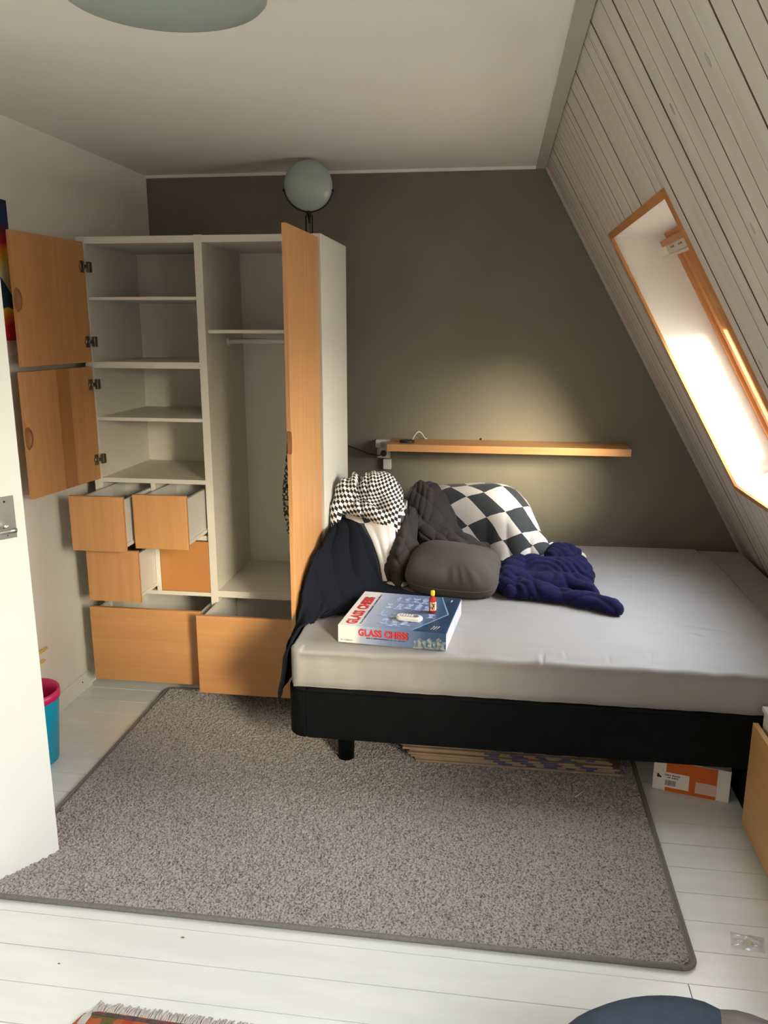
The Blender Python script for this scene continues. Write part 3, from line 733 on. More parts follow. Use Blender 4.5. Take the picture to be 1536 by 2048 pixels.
# small-checked cloth (scarf) heaped on the pillow
def scarf_disp(P, N):
    c = np.array([1.34,-.74,.86]); d = P-c; a = np.arctan2(d[:,0], d[:,2]+.02)
    f = np.exp(-((a+.22)/.35)**2)
    r = .013*f*np.sin(a*26+3*vnoise(P, 5, 2))+.007*vnoise(P, 9, 4)+.003*vnoise(P, 22, 4)
    r -= .035*np.exp(-((a+.16)/.07)**2)*np.clip((P[:,2]-.82)/.15, 0, 1)
    return r
def scarf_uv(P, N):
    c = np.array([1.34,-.66,.84]); d = P-c; az = np.arctan2(d[:,0], -d[:,1]+.02); h = np.arctan2(d[:,2], np.hypot(d[:,0], d[:,1]))
    u = (d[:,0]*.8+.05*np.sin(d[:,2]*9)+.25*az*.2)/.0125; v = (h*.21+.01*np.sin(az*3))/.0125
    ca, sa = math.cos(.55), math.sin(.55)
    return np.column_stack([u*ca-v*sa, u*sa+v*ca])
blob('checked_cloth', [
    [(1.232,-.86,.905,.042),(1.25,-.82,.955,.060),(1.30,-.76,.975,.062)],
    [(1.335,-.74,.965,.080),(1.40,-.72,.955,.085),(1.435,-.70,.925,.070)],
    [(1.25,-.80,.90,.05),(1.36,-.78,.89,.06),(1.46,-.75,.885,.05)],
    [(1.43,-.76,.90,.06),(1.455,-.84,.86,.050),(1.478,-.875,.82,.036),(1.492,-.895,.785,.022),(1.497,-.90,.765,.010)],[(1.30,-.84,.90,.040),(1.37,-.88,.875,.040),(1.44,-.89,.83,.034)],[(1.25,-.88,.895,.034),(1.32,-.89,.885,.034)],
    [(1.218,-.90,.90,.030),(1.214,-.93,.86,.026),(1.214,-.95,.82,.014)],
    ], .0075, scarf_disp, [m_smallcheck], 'crumpled cloth with tiny black and white checks, topmost on the left pile', 'cloth', smooth=5, uvf=scarf_uv)

# charcoal trousers slumped over the duvet
def gar_disp(P, N):
    t = P[:,0]*.35+P[:,1]*.5+P[:,2]*.9; w_ = vnoise(P, 6, 3)
    a = np.abs(np.sin(t*19+5.0*w_))**.6; k = .5+.5*vnoise(P, 4, 9)
    return .014*(a-.7)*(.4+k)+.007*vnoise(P, 11, 5)-.010*(ridge(P, 9, 8, 7))+.003*vnoise(P, 28, 5)+.004
def gar_uv(P, N): return P[:, :2]
T0 = [[[1.51, -0.5, 0.92], [1.544, -0.46, 0.941], [1.585, -0.44, 0.944], [1.634, -0.42, 0.926], [1.681, -0.42, 0.883]], [[1.503, -0.55, 0.866], [1.561, -0.55, 0.881], [1.619, -0.53, 0.886], [1.673, -0.48, 0.856], [1.722, -0.44, 0.802]], [[1.519, -0.62, 0.806], [1.58, -0.64, 0.813], [1.645, -0.6, 0.811], [1.711, -0.55, 0.784], [1.769, -0.48, 0.73]], [[1.548, -0.66, 0.742], [1.604, -0.68, 0.754], [1.675, -0.66, 0.756], [1.75, -0.6, 0.719], [1.818, -0.54, 0.664]], [[1.575, -0.68, 0.685], [1.635, -0.7, 0.7], [1.715, -0.7, 0.701], [1.798, -0.66, 0.671], [1.882, -0.6, 0.624]]]
T1 = [[[1.486, -0.66, 0.834], [1.525, -0.68, 0.865], [1.562, -0.66, 0.837]], [[1.473, -0.8, 0.799], [1.529, -0.84, 0.83], [1.579, -0.78, 0.793]], [[1.453, -0.9, 0.74], [1.52, -0.96, 0.775], [1.589, -0.88, 0.744]], [[1.434, -0.96, 0.685], [1.512, -1.02, 0.721], [1.605, -0.94, 0.698]], [[1.433, -0.99, 0.634], [1.516, -1.05, 0.652], [1.582, -0.98, 0.661]]]
T2 = [[[1.551, -0.64, 0.812], [1.649, -0.64, 0.78], [1.733, -0.62, 0.748], [1.819, -0.6, 0.706], [1.905, -0.58, 0.663]], [[1.566, -0.74, 0.799], [1.653, -0.76, 0.771], [1.734, -0.76, 0.754], [1.823, -0.74, 0.723], [1.93, -0.7, 0.675]], [[1.591, -0.8, 0.75], [1.665, -0.84, 0.737], [1.747, -0.86, 0.729], [1.839, -0.84, 0.7], [1.943, -0.78, 0.656]], [[1.615, -0.8, 0.695], [1.68, -0.85, 0.692], [1.755, -0.87, 0.686], [1.847, -0.85, 0.665], [1.949, -0.79, 0.615]]]

def tr_disp(B, U, V):
    n1 = nz3(B, 6, 3); a = np.abs(np.sin(U*1.7-V*1.9+2.4*n1))**.55; b = np.abs(np.sin(U*3.6+V*2.3+3*nz3(B, 8, 11)))**.6
    return .016*(a-.7)+.007*(b-.7)+.004*nz3(B, 22, 5)-.006*(1-np.abs(nz3(B, 9, 14)))**7
tb = patch('trousers', T0, 90, 90, tr_disp, [m_greycloth], 'dark grey brown trousers crumpled between the two checked heaps', 'trousers', floor_z=.571)
for G in (T1, T2):
    lg = patch('trouser_leg', G, 80, 80, tr_disp, [m_greycloth], None, None, floor_z=.571)
    lg.parent = tb; lg.location = lg.location-tb.location

# taupe cushion
def cushion():
    nu, nv = 90, 60; a, b, hgt = .205, .150, .095; vs = []; 
    me = bpy.data.meshes.new('cushion'); bm = bmesh.new()
    bmesh.ops.create_uvsphere(bm, u_segments=nu, v_segments=nv, radius=1)
    for v in bm.verts:
        x, y, z = v.co; r = math.hypot(x, y); th = math.atan2(y, x)
        k = (abs(math.cos(th))**4+abs(math.sin(th))**4)**-.25; k = 1+(k-1)*.95
        rad = r**.80; wr = 0
        wr = (.07*math.sin(th*19+2.5*math.sin(th*5))*max(0, rad-.45)**2/.3*(.35+.65*max(0, math.cos(th+.9)))+.03*math.sin(x*4+y*3+1))
        v.co = Vector((a*k*rad*math.cos(th), b*k*rad*math.sin(th), hgt*(math.copysign(abs(z)**.85, z))*(1+wr*2.2)))
    bmesh.ops.recalc_face_normals(bm, faces=bm.faces)
    for f in bm.faces: f.smooth = True
    bm.to_mesh(me); bm.free(); me.materials.append(m_cushion)
    o = bpy.data.objects.new('cushion', me); link(o)
    R = Matrix.Rotation(math.radians(-6), 4, 'Z') @ Matrix.Rotation(math.radians(19), 4, 'X') @ Matrix.Rotation(math.radians(2), 4, 'Y')
    me.transform(R); P = get_co(me); P[:,2] -= .006*0
    zf = P[:,2].min()+.03; P[:,2] = np.where(P[:,2] < zf, zf-.25*(zf-P[:,2]), P[:,2]); SH_ = -P[:,2].min(); P[:,2] += SH_
    set_co(me, P); o.location = (1.762, -1.025, .570)
    tag(o, 'plump taupe grey cushion lying in front of the crumpled trousers', 'cushion')
    pts = []
    for i in range(91):
        th = i/90*2*PI; k = (abs(math.cos(th))**4+abs(math.sin(th))**4)**-.25; k = 1+(k-1)*.95
        p = R @ Vector((a*k*1.003*math.cos(th), b*k*1.003*math.sin(th), 0)); pts.append(p)
    dz_ = -(get_co(me)[:,2].min())
    z0_ = min((R @ v_.co).z for v_ in o.data.vertices) if 0 else None
    q = MB(); q.tube([p+Vector((0,0,SH_)) for p in pts], .0028, 6); q.build('seam', m_cushion, o, local=True)
    return o
cushion()

# navy knit throw
def nav_disp(P, N):
    t = P[:,0]*.42+P[:,1]*1.0+P[:,2]*.5; w_ = vnoise(P, 6, 1)
    a = np.abs(np.sin(t*40+7.0*w_+1.5*vnoise(P, 12, 7)))**.5; k = .6+.5*vnoise(P, 5, 12)
    return .019*(a-.66)*k+.010*vnoise(P, 9, 2)-.010*ridge(P, 8, 6, 7)+.0025*vnoise(P, 40, 5)+.003
blob('throw', [
    [(1.985,-1.05,.625,.055,1,1,1),(2.02,-.98,.635,.062),(2.06,-.88,.640,.058),(2.12,-.84,.642,.052)],
    [(2.02,-1.10,.60,.045),(2.12,-1.10,.605,.048),(2.22,-1.13,.600,.046),(2.32,-1.175,.595,.042),(2.415,-1.225,.590,.036),(2.43,-1.24,.588,.030)],
    [(2.10,-.95,.62,.055),(2.20,-.90,.63,.060),(2.29,-.86,.625,.058),(2.33,-.90,.605,.045)],
    [(2.20,-.80,.66,.042),(2.235,-.72,.675,.040),(2.28,-.69,.675,.034),(2.335,-.66,.662,.024)],
    [(2.26,-.78,.655,.050),(2.32,-.80,.640,.045),(2.345,-.88,.610,.040)],
    [(2.04,-1.03,.605,.065),(2.16,-1.0,.605,.065),(2.28,-1.00,.600,.055),(2.35,-1.06,.592,.040)],[(2.12,-.92,.63,.07),(2.24,-.90,.63,.07),(2.30,-.88,.62,.065)],
    ], .0065, nav_disp, [m_navy], 'navy blue knitted throw in a heap at the right end of the pile', 'throw', smooth=2, floor=.572)
# cream and black-trimmed pillow corner peeping out behind the throw
blob('small_pillow', [[(2.14,-.62,.60,.045),(2.24,-.56,.605,.050),(2.33,-.52,.598,.040),(2.37,-.50,.59,.028)]], .008, lambda P, N: .004*vnoise(P, 12, 2), [m_cream],
     'cream pillow corner peeping out between duvet and navy throw', 'pillow', floor=.571)
# pale green cloth edge under the trousers leg
blob('folded_cloth', [[(1.41,-1.02,.578,.014),(1.47,-1.05,.580,.018),(1.53,-1.02,.580,.016),(1.56,-.99,.578,.012)]], .005, lambda P, N: .004*np.sin(P[:,0]*120)+.003*vnoise(P, 30, 2), [m_cream],
     'pale cloth edge showing under the dark trousers beside the black blanket', 'cloth', floor=.5715)

# ------------------------------------------------------------------ game box
def text_mesh(body, size, mtx, m, name, parent, bold=.0, sx=1.0, th=.0002):
    c = bpy.data.curves.new(name, 'FONT'); c.body = body; c.size = size; c.extrude = th; c.offset = bold; c.align_x = 'LEFT'; c.space_character = 1.04+bold*30
    o = bpy.data.objects.new(name, c); link(o); bpy.context.view_layer.update()
    me = bpy.data.meshes.new_from_object(o.evaluated_get(bpy.context.evaluated_depsgraph_get())); bpy.data.objects.remove(o, do_unlink=True)
    me.transform(Matrix.Diagonal((sx,1,1,1))); me.transform(mtx); me.materials.clear(); me.materials.append(m)
    return link(bpy.data.objects.new(name, me), parent)
def quad_print(name, pts, m, parent):
    me = bpy.data.meshes.new(name); me.from_pydata(pts, [], [tuple(range(len(pts)))]); me.materials.append(m); return link(bpy.data.objects.new(name, me), parent)
gb = thing('board_game_box', 'blue and white board game box lettered GLASS CHESS on the front of the mattress', 'box', (1.372,-1.683,.5665), -math.radians(5.5))
BW, BD, BH = .404, .392, .068
def box_print_mat():
    m = mat('box_print', (1,1,1), .35); t = m.node_tree; b = t.nodes['Principled BSDF']
    tc = t.nodes.new('ShaderNodeTexCoord'); sp_ = t.nodes.new('ShaderNodeSeparateXYZ'); t.links.new(tc.outputs['Object'], sp_.inputs[0])
    n = t.nodes.new('ShaderNodeTexNoise'); n.inputs['Scale'].default_value = 9; t.links.new(tc.outputs['Object'], n.inputs['Vector'])
    ad = t.nodes.new('ShaderNodeMath'); ad.operation = 'MULTIPLY_ADD'; ad.inputs[1].default_value = .06; t.links.new(n.outputs[0], ad.inputs[0]); t.links.new(sp_.outputs[0], ad.inputs[2])
    r = t.nodes.new('ShaderNodeValToRGB'); mr = t.nodes.new('ShaderNodeMapRange'); mr.inputs['From Max'].default_value = BW+.03; t.links.new(ad.outputs[0], mr.inputs[0]); t.links.new(mr.outputs[0], r.inputs[0])
    el = r.color_ramp.elements; el[0].position = .20; el[0].color = (*C255(222,220,216),1); el[1].position = 1; el[1].color = (*C255(44,74,104),1)
    for p, c in ((.28, C255(160,170,192)), (.5, C255(118,132,164)), (.72, C255(88,110,145)), (.84, C255(50,80,112))): e_ = el.new(p); e_.color = (*c,1)
    t.links.new(r.outputs[0], b.inputs['Base Color']); return m
m_print = box_print_mat()
m_red = mat('red_print', C255(205,52,48), .4); m_ink = mat('dark_ink', C255(40,42,60), .5); m_pale = mat('pale_blue_print', C255(176,196,222), .4, C255(120,142,176), 60, ramp=(.4,.6))
m_pale2 = mat('pale_grey_print', C255(150,160,160), .4, C255(90,105,112), 70, ramp=(.4,.6)); m_tealdk = mat('deep_blue_print', C255(22,50,78), .4, C255(30,60,90), 8)
m_cardw = mat('white_card', C255(225,220,212), .6); m_ltblue = mat('light_blue_line', C255(110,150,185), .4); m_redline = mat('red_outline_print', C255(120,26,30), .4)
MB().box(0, BW, 0, BD, 0, BH, .0015).build('box_lid', m_print, gb, local=True)
MB().box(BW-.0005, BW+.0004, .002, BD-.002, .002, BH-.003).build('side_print', mat('pink_white_print', C255(225,205,205), .5, C255(150,175,205), 12), gb, local=True)
tz = BH+.0006
# diagonal dark field + frame lines on the lid
quad_print('lid_print', [(BW-.004,.004,tz),(BW-.004,BD-.004,tz),(BW-.075,BD-.004,tz),(BW-.020,BD*.50,tz),(BW-.125,.004,tz)], m_tealdk, gb)
for pts in ([(BW-.131,.004),(BW-.125,.004),(BW-.020,BD*.50),(BW-.027,BD*.50)], [(BW-.020,BD*.50),(BW-.027,BD*.50),(BW-.081,BD-.004),(BW-.075,BD-.004)]):
    quad_print('lid_line', [(x,y,tz+.0003) for x,y in pts], m_ltblue, gb)
def piece(h, kind):
    """outline of a generic chess piece, base at 0, height h"""
    r = [(.30,0),(.30,.08),(.22,.12),(.14,.22),(.11,.50),(.18,.56),(.10,.60)]
    if kind == 0: r += [(.17,.70),(.19,.80),(.13,.93),(.0,1.0)]
    elif kind == 1: r += [(.20,.72),(.16,.88),(.05,.95),(.05,1.0),(0,1.02)]
    else: r += [(.24,.68),(.24,.92),(.14,.92),(.14,.84),(.06,.84),(.06,.92),(0,.92)]
    R = [(x*h, y*h) for x, y in r]; return R+[(-x, y) for x, y in R[::-1] if x > 0]
rr = random.Random(4)
for (cx, cy, h, k, mm) in ((.16,.300,.050,0,m_pale),(.195,.295,.060,1,m_pale),(.232,.300,.055,2,m_pale),(.268,.292,.062,1,m_pale),(.300,.300,.050,0,m_pale),
        (.14,.215,.055,0,m_pale),(.180,.205,.070,1,m_pale),(.215,.222,.060,2,m_pale),(.255,.215,.070,1,m_pale),(.290,.215,.058,0,m_pale),(.320,.220,.052,0,m_pale2),
        (.135,.130,.060,0,m_pale),(.16,.045,.065,0,m_pale),(.200,.030,.080,1,m_pale),(.238,.048,.070,2,m_pale),(.180,.110,.055,0,m_pale2),(.275,.085,.065,1,m_pale),(.320,.140,.050,2,m_pale)):
    quad_print('piece_print', [(cx+x*1.1, cy+y, tz+.0002+cy*.0002) for x, y in piece(h, k)], mm, gb)
for (cx, h, k) in ((.292,.030,0),(.308,.040,1),(.326,.036,2),(.345,.044,1),(.362,.034,0),(.378,.046,1),(.393,.038,2)):
    quad_print('piece_print', [(min(cx+x*1.2, BW-.001), -.0006, .003+y) for x, y in piece(h, k)], m_pale2, gb)
# lettering: along the left edge of the lid (reading up) and on the front side
Rz = Matrix.Rotation(PI/2, 4, 'Z')
for nm, bd, mm, dz in (('lettering', .0026, m_redline, 0), ('lettering', .0015, m_red, .0004)):
    text_mesh('GLASS CHESS', .056, Matrix.Translation((.062,.020,tz+dz)) @ Rz, mm, nm, gb, bd, .83)
Rx = Matrix.Rotation(PI/2, 4, 'X')
for nm, bd, mm, dz in (('lettering', .0016, m_redline, 0), ('lettering', .0009, m_red, .0004)):
    text_mesh('GLASS CHESS', .036, Matrix.Translation((.078,-.0006-dz,.033)) @ Rx, mm, nm, gb, bd, .82)
text_mesh('for 2 players', .0085, Matrix.Translation((.010,-.0006,.009)) @ Rx, m_ink, 'lettering', gb)
def scribble(parent, o_, u, v, length, h, m, seed=0, name='small_print'):
    """row of tiny unreadable marks from o_ along u, upright along v"""
    r_ = random.Random(seed); o_ = Vector(o_); u = Vector(u); v = Vector(v); x = 0; vs = []; fs = []
    while x < length:
        w_ = h*r_.uniform(.25,.6); hh = h*r_.uniform(.6,1)
        if r_.random() > .14:
            b = len(vs); vs += [o_+u*x, o_+u*(x+w_), o_+u*(x+w_)+v*hh, o_+u*x+v*hh]; fs.append((b,b+1,b+2,b+3))
        x += w_+h*.18
    me = bpy.data.meshes.new(name); me.from_pydata([tuple(p) for p in vs], [], fs); me.materials.append(m); return link(bpy.data.objects.new(name, me), parent)
scribble(gb, (.082,.03,tz), (0,1,0), (-1,0,0), .33, .008, m_ink, 1)
scribble(gb, (.104,-.0006,.023), (1,0,0), (0,0,1), .155, .005, m_ink, 2)
for i in range(3): scribble(gb, (.345+.009*i,.030,tz+.0005), (.25,.97,0), (-1,.2,0), .035, .004, m_cardw, 5+i)
scribble(gb, (.372,.335,tz+.0005), (.1,1,0), (-1,0,0), .028, .008, m_cardw, 9)

# remote control on the box
rc = thing('remote_control', 'small white rounded remote control lying on the game box', 'remote control', (1.629,-1.600,.6358), -math.radians(8))
def pill(L, Wd, z0, z1, n=8, bev=.003):
    pts = []
    r = Wd/2
    for cx, a0 in ((L/2-r,-PI/2),(-L/2+r,PI/2)):
        for i in range(n+1): a = a0+PI*i/n; pts.append((cx+r*math.cos(a), r*math.sin(a), z0))
    q = MB(); q.poly(pts, (0,0,z1-z0))
    if bev:
        es = [e_ for e_ in q.bm.edges if abs(e_.verts[0].co.z-e_.verts[1].co.z) < 1e-6]; bmesh.ops.bevel(q.bm, geom=es, offset=bev, segments=3, affect='EDGES')
    return q
pill(.102, .042, 0, .016, bev=.004).build('body', mat('remote_white', (.74,.73,.70), .3), rc, local=True)
mk = mat('button_grey', (.28,.28,.29), .5)
pill(.074, .026, .0155, .0168, bev=0).build('button_field', mk, rc, local=True)
for i in range(5):
    for j in range(2):
        MB().box(-.030+i*.010-.0035, -.030+i*.010+.0035, -.010+j*.011, -.002+j*.011, .0165, .0182, .001).build('button', m_plastic, rc, local=True)
MB().cyl((.026,0,.0165), (.026,0,.0178), .009, seg=20).build('dial', mat('dial_grey', (.16,.16,.17), .4), rc, local=True)

# sauce bottle on the box
bo = thing('sauce_bottle', 'tiny red sauce bottle with a yellow cap standing on the game box', 'bottle', (1.708,-1.505,.6358))
m_sauce = mat('red_sauce_glass', (.62,.03,.02), .12, spec=.6, trans=.35); m_cap = mat('yellow_cap', (.80,.62,.03), .35); m_lbl = mat('bottle_label', (.80,.62,.42), .5, (.62,.25,.12), 90, ramp=(.45,.6))
MB().lathe([(0,0),(.0125,0),(.0145,.002),(.0145,.048),(.0125,.056),(.0065,.064),(.0062,.070),(0,.070)], seg=24).build('glass', m_sauce, bo, local=True)
MB().lathe([(0,.068),(.0078,.068),(.0082,.070),(.0082,.084),(.0070,.0865),(0,.0865)], seg=20).build('cap', m_cap, bo, local=True)
q = MB()
ang_ = np.linspace(-2.2, -.25, 12)
A_ = [q.bm.verts.new((.0149*math.cos(a), .0149*math.sin(a), .010)) for a in ang_]; B2 = [q.bm.verts.new((.0149*math.cos(a), .0149*math.sin(a), .044)) for a in ang_]
for i in range(11): q.bm.faces.new((A_[i], A_[i+1], B2[i+1], B2[i]))
q.build('label', m_lbl, bo, local=True)
q = MB()
for a, z, s_ in ((-1.5,.020,.004),(-1.2,.028,.005),(-1.4,.035,.004),(-1.0,.018,.003),(-.9,.034,.003)):
    q.sphere((.0146*math.cos(a), .0146*math.sin(a), z), s_, (.6,.6,1), 8)
q.build('label_figure', m_ink, bo, local=True)

# ------------------------------------------------------------------ wall shelf and what is on and beside it
sh = MB().box(1.356, 2.617, -.235, -.001, 1.059, 1.098, .0015).build('wall_shelf', m_beech_h); centre(sh); tag(sh, 'floating beech shelf on the olive back wall above the bed', 'shelf')
q = MB().lathe([(0,0),(.038,0),(.042,.003),(.042,.009),(.038,.012),(0,.012)], seg=36); ch = q.build('charging_pad', m_blackp, local=True)
ch.location = (1.455,-.15,1.0985); tag(ch, 'round black charging pad on the left end of the wall shelf', 'charger')
pts = [(1.478+.062*t, -.10+.08*t, 1.104+.040*math.sin(PI*t)) for t in np.linspace(0, 1, 20)]+[(1.55,-.012,1.10)]
cb = MB().tube(pts, .0022, 8).build('charging_cable', m_plastic); centre(cb); tag(cb, 'white cable looping up behind the black charging pad', 'cable')
q = MB().sphere((1.855,-.012,1.104), .007, (1,.8,1), 10); kn = q.build('wall_plug', mat('brown_nub', (.25,.16,.09), .6)); centre(kn); tag(kn, 'tiny brown nub at the back of the wall shelf', 'peg')
so = thing('wall_socket', 'white double wall socket at the left end of the shelf', 'socket', (1.312,0,.93))
MB().box(1.270, 1.345, -.012, -.001, .985, 1.092, .003).build('back_plate', m_plastic, so)
MB().box(1.268, 1.352, -.055, -.012, 1.050, 1.092, .003).build('socket_body', m_plastic, so)
MB().cyl((1.310,-.056,1.070), (1.310,-.052,1.070), .017, seg=20).build('socket_hole', mat('socket_shade', (.40,.39,.35), .5), so)
MB().box(1.285, 1.340, -.045, -.012, .992, 1.048, .003).build('socket_body', m_plastic, so)
MB().cyl((1.312,-.05,1.018), (1.312,-.044,1.018), .018, seg=20).build('socket_hole', mat('socket_dark', (.05,.05,.05), .5), so)
ad_ = MB().box(1.308, 1.352, -.040, -.002, .926, .984, .004).build('power_adapter', m_plastic); centre(ad_); tag(ad_, 'white rectangular power adapter below the wall socket', 'adapter')
pc = thing('power_plug', 'black plug in the wall socket with its cable running behind the wardrobe', 'plug', (1.312,-.06,1.02))
MB().cyl((1.312,-.050,1.020), (1.312,-.085,1.020), .015, .011, seg=16).build('plug_body', m_blackp, pc)
pts = [(1.312,-.085,1.018),(1.29,-.09,1.012),(1.24,-.075,1.016),(1.19,-.06,1.030),(1.14,-.045,1.046),(1.08,-.035,1.062),(1.0,-.03,1.07)]
MB().tube(pts, .0035, 8).build('cable', m_blackp, pc)

# ------------------------------------------------------------------ floor lamp behind the wardrobe
lp = thing('floor_lamp', 'black floor lamp with a round frosted glass disc rising behind the wardrobe', 'lamp', (.985,-.36,0))
cL = Vector((.985,-.365,2.374)); tocam = (Vector((1.9254,-4.4187,1.7108))-cL).normalized()
# disc faces into the room and slightly down
nD = Vector((.18,-.97,-.14)).normalized(); aD = nD.cross(Vector((0,0,1))).normalized(); bD = aD.cross(nD)
Q = Matrix((aD, bD, nD)).transposed().to_4x4(); Q.translation = cL
MB().lathe([(0,.030),(.04,.027),(.08,.018),(.108,.006),(.1175,-.004),(.1175,-.008),(.106,.001),(.08,.012),(0,.022)], seg=48).build('glass_disc', m_glassfrost, lp, mtx=Q)
RD = .121
pts = [Q @ Vector((RD*math.cos(a), RD*math.sin(a), -.008)) for a in np.linspace(PI+.18, 2*PI-.18, 30)]
MB().tube(pts, .0035, 8).build('ring_arm', m_blackm, lp)
for s_ in (-1, 1): MB().sphere(Q @ Vector((s_*RD*.985, -RD*.18, -.004)), .007, seg=10).build('knob', m_blackm, lp)
hb = Q @ Vector((0,-RD-.006,-.010))
MB().sphere(hb, .014, (1,1,1.2), 12).build('pivot', m_blackm, lp)
for dx in (-.016, .016): MB().cyl(hb+Vector((dx,0,-.01)), (hb.x+dx, hb.y, .03), .0035, seg=8).build('stem_rod', m_blackm, lp)
MB().cyl(hb+Vector((0,0,-.012)), hb+Vector((.003,0,-.05)), .009, .004, seg=10).build('stem_cone', m_blackm, lp)
MB().tube([hb+Vector((.003,0,-.045)), hb+Vector((.008,.0,-.10)), hb+Vector((.010,0,-.3))], .0016, 6).build('cord', m_blackm, lp)
MB().lathe([(0,0),(.085,0),(.088,.008),(.085,.018),(.02,.026),(0,.03)], (hb.x, hb.y, 0), 32).build('base', m_blackm, lp)

# ceiling lamp
cl = thing('ceiling_lamp', 'round shallow frosted glass ceiling lamp near the left of the ceiling', 'ceiling lamp', (1.19,-2.580,2.395))
MB().lathe([(0,-.026),(.08,-.022),(.15,-.012),(.214,.002),(.220,.008),(.213,.010),(.14,-.004),(0,-.018)], (1.19,-2.58,2.395), 64).build('glass_dish', m_glassfrost, cl)
MB().cyl((1.19,-2.58,2.40), (1.19,-2.58,H-.001), .045, seg=24).build('fitting', m_plastic, cl)

# ------------------------------------------------------------------ leopard scarf hanging inside the tall door
m_leo = mat('leopard_print', (.015,.013,.012), .9, (.42,.36,.28), 95, ramp=(.50,.56), detail=1)
def hang_disp(P, N): return .004*vnoise(P, 30, 2)+.004*np.sin(P[:,1]*120)
blob('scarf', [[(1.145,-1.38,1.36,.005),(1.136,-1.41,1.29,.014,.8,1.5,1),(1.131,-1.42,1.18,.018,.8,1.6,1),(1.126,-1.43,1.06,.022,.9,1.5,1),(1.128,-1.435,1.00,.019,.9,1.5,1),(1.137,-1.44,.93,.012),(1.141,-1.44,.90,.007)]], .004, hang_disp, [m_leo],
     'black and beige leopard print scarf hanging on the inside of the tall wardrobe door', 'scarf', smooth=2)

# ------------------------------------------------------------------ painting on the left wall
pa = thing('canvas_painting', 'bright abstract canvas of red, yellow and blue on the left wall', 'painting', (.012,-1.62,1.651))
m_pt = mat('painting_paint', (1,1,1), .6); t = m_pt.node_tree; b = t.nodes['Principled BSDF']
tc_ = t.nodes.new('ShaderNodeTexCoord'); sp_ = t.nodes.new('ShaderNodeSeparateXYZ'); t.links.new(tc_.outputs['Object'], sp_.inputs[0])
n_ = t.nodes.new('ShaderNodeTexNoise'); n_.inputs['Scale'].default_value = 7; n_.inputs['Detail'].default_value = 5; t.links.new(tc_.outputs['Object'], n_.inputs['Vector'])
ma = t.nodes.new('ShaderNodeMath'); ma.operation = 'MULTIPLY_ADD'; ma.inputs[1].default_value = .09; t.links.new(n_.outputs[0], ma.inputs[0])
ym = t.nodes.new('ShaderNodeMath'); ym.operation = 'MULTIPLY_ADD'; ym.inputs[1].default_value = -.25; t.links.new(sp_.outputs[1], ym.inputs[0]); t.links.new(sp_.outputs[2], ym.inputs[2]); t.links.new(ym.outputs[0], ma.inputs[2])
mr_ = t.nodes.new('ShaderNodeMapRange'); mr_.inputs['From Min'].default_value = 0; mr_.inputs['From Max'].default_value = .53; t.links.new(ma.outputs[0], mr_.inputs[0])
rp = t.nodes.new('ShaderNodeValToRGB'); t.links.new(mr_.outputs[0], rp.inputs[0]); t.links.new(rp.outputs[0], b.inputs['Base Color'])
el = rp.color_ramp.elements; el[0].position = 0; el[0].color = (*C255(200,30,60),1); el[1].position = 1; el[1].color = (*C255(14,22,60),1)
for p, c in ((.12,C255(214,40,50)),(.19,C255(240,120,30)),(.25,C255(250,210,60)),(.45,C255(235,225,190)),(.56,C255(250,215,70)),(.63,C255(245,150,30)),(.69,C255(210,40,40)),(.78,C255(90,20,40)),(.83,C255(20,40,90))): e_ = el.new(p); e_.color = (*c,1)
MB().box(.002, .020, -1.90, -1.365, 1.651, 2.181, .002).build('canvas', m_pt, pa)
q = MB(); q.poly([(.0203,y,z) for y,z in ((-1.365,1.765),(-1.42,1.78),(-1.50,1.765),(-1.62,1.75),(-1.70,1.80),(-1.60,1.90),(-1.50,1.93),(-1.44,1.88),(-1.365,1.80))], (.0006,0,0)); q.build('painted_hill', mat('slate_blue_paint', C255(50,78,100), .6, C255(35,55,70), 20), pa)

# ------------------------------------------------------------------ wastebasket behind the door leaf
wb = thing('waste_bin', 'turquoise waste bin with a magenta inside half hidden behind the white door', 'bin', (.128,-1.72,.001))
m_tq = mat('turquoise_plastic', C255(0,150,180), .4); m_mg = mat('magenta_plastic', C255(200,30,90), .4)
MB().lathe([(0,0),(.088,0),(.090,.004),(.112,.270),(.1125,.275),(.110,.275),(.086,.006),(0,.006)], seg=40).build('bin_shell', m_tq, wb, local=True)
MB().lathe([(.0835,.008),(.1085,.262),(.1095,.302),(.1165,.302),(.1165,.270),(.1135,.268)], seg=40).build('inner_liner', m_mg, wb, local=True)
m_foil = mat('crumpled_grey_bag', (.30,.33,.34), .35, (.12,.13,.14), 14, ramp=(.4,.6))
b1 = blob('plastic_bag', [[(.125,-1.76,.235,.05),(.15,-1.73,.265,.032)]], .009, lambda P, N: .012*ridge(P, 25, 2)-.004, [m_foil], 'crumpled grey bag inside the turquoise waste bin', 'bag', smooth=1)
# yellow wall hook above the bin
wh_ = thing('coat_hook', 'small yellow double hook on the left wall above the waste bin', 'hook', (0,-1.46,.32))
m_yel = mat('yellow_plastic', C255(225,180,60), .4)
MB().box(.001, .008, -1.475, -1.445, .28, .36, .003).build('hook_plate', m_yel, wh_)
MB().tube([(.006,-1.46,.345),(.020,-1.452,.343),(.030,-1.435,.347),(.034,-1.415,.352)], .0055, 8).build('hook_prong', m_yel, wh_)
MB().tube([(.006,-1.46,.300),(.018,-1.458,.298),(.028,-1.447,.298),(.030,-1.435,.305)], .0055, 8).build('hook_prong', m_yel, wh_)

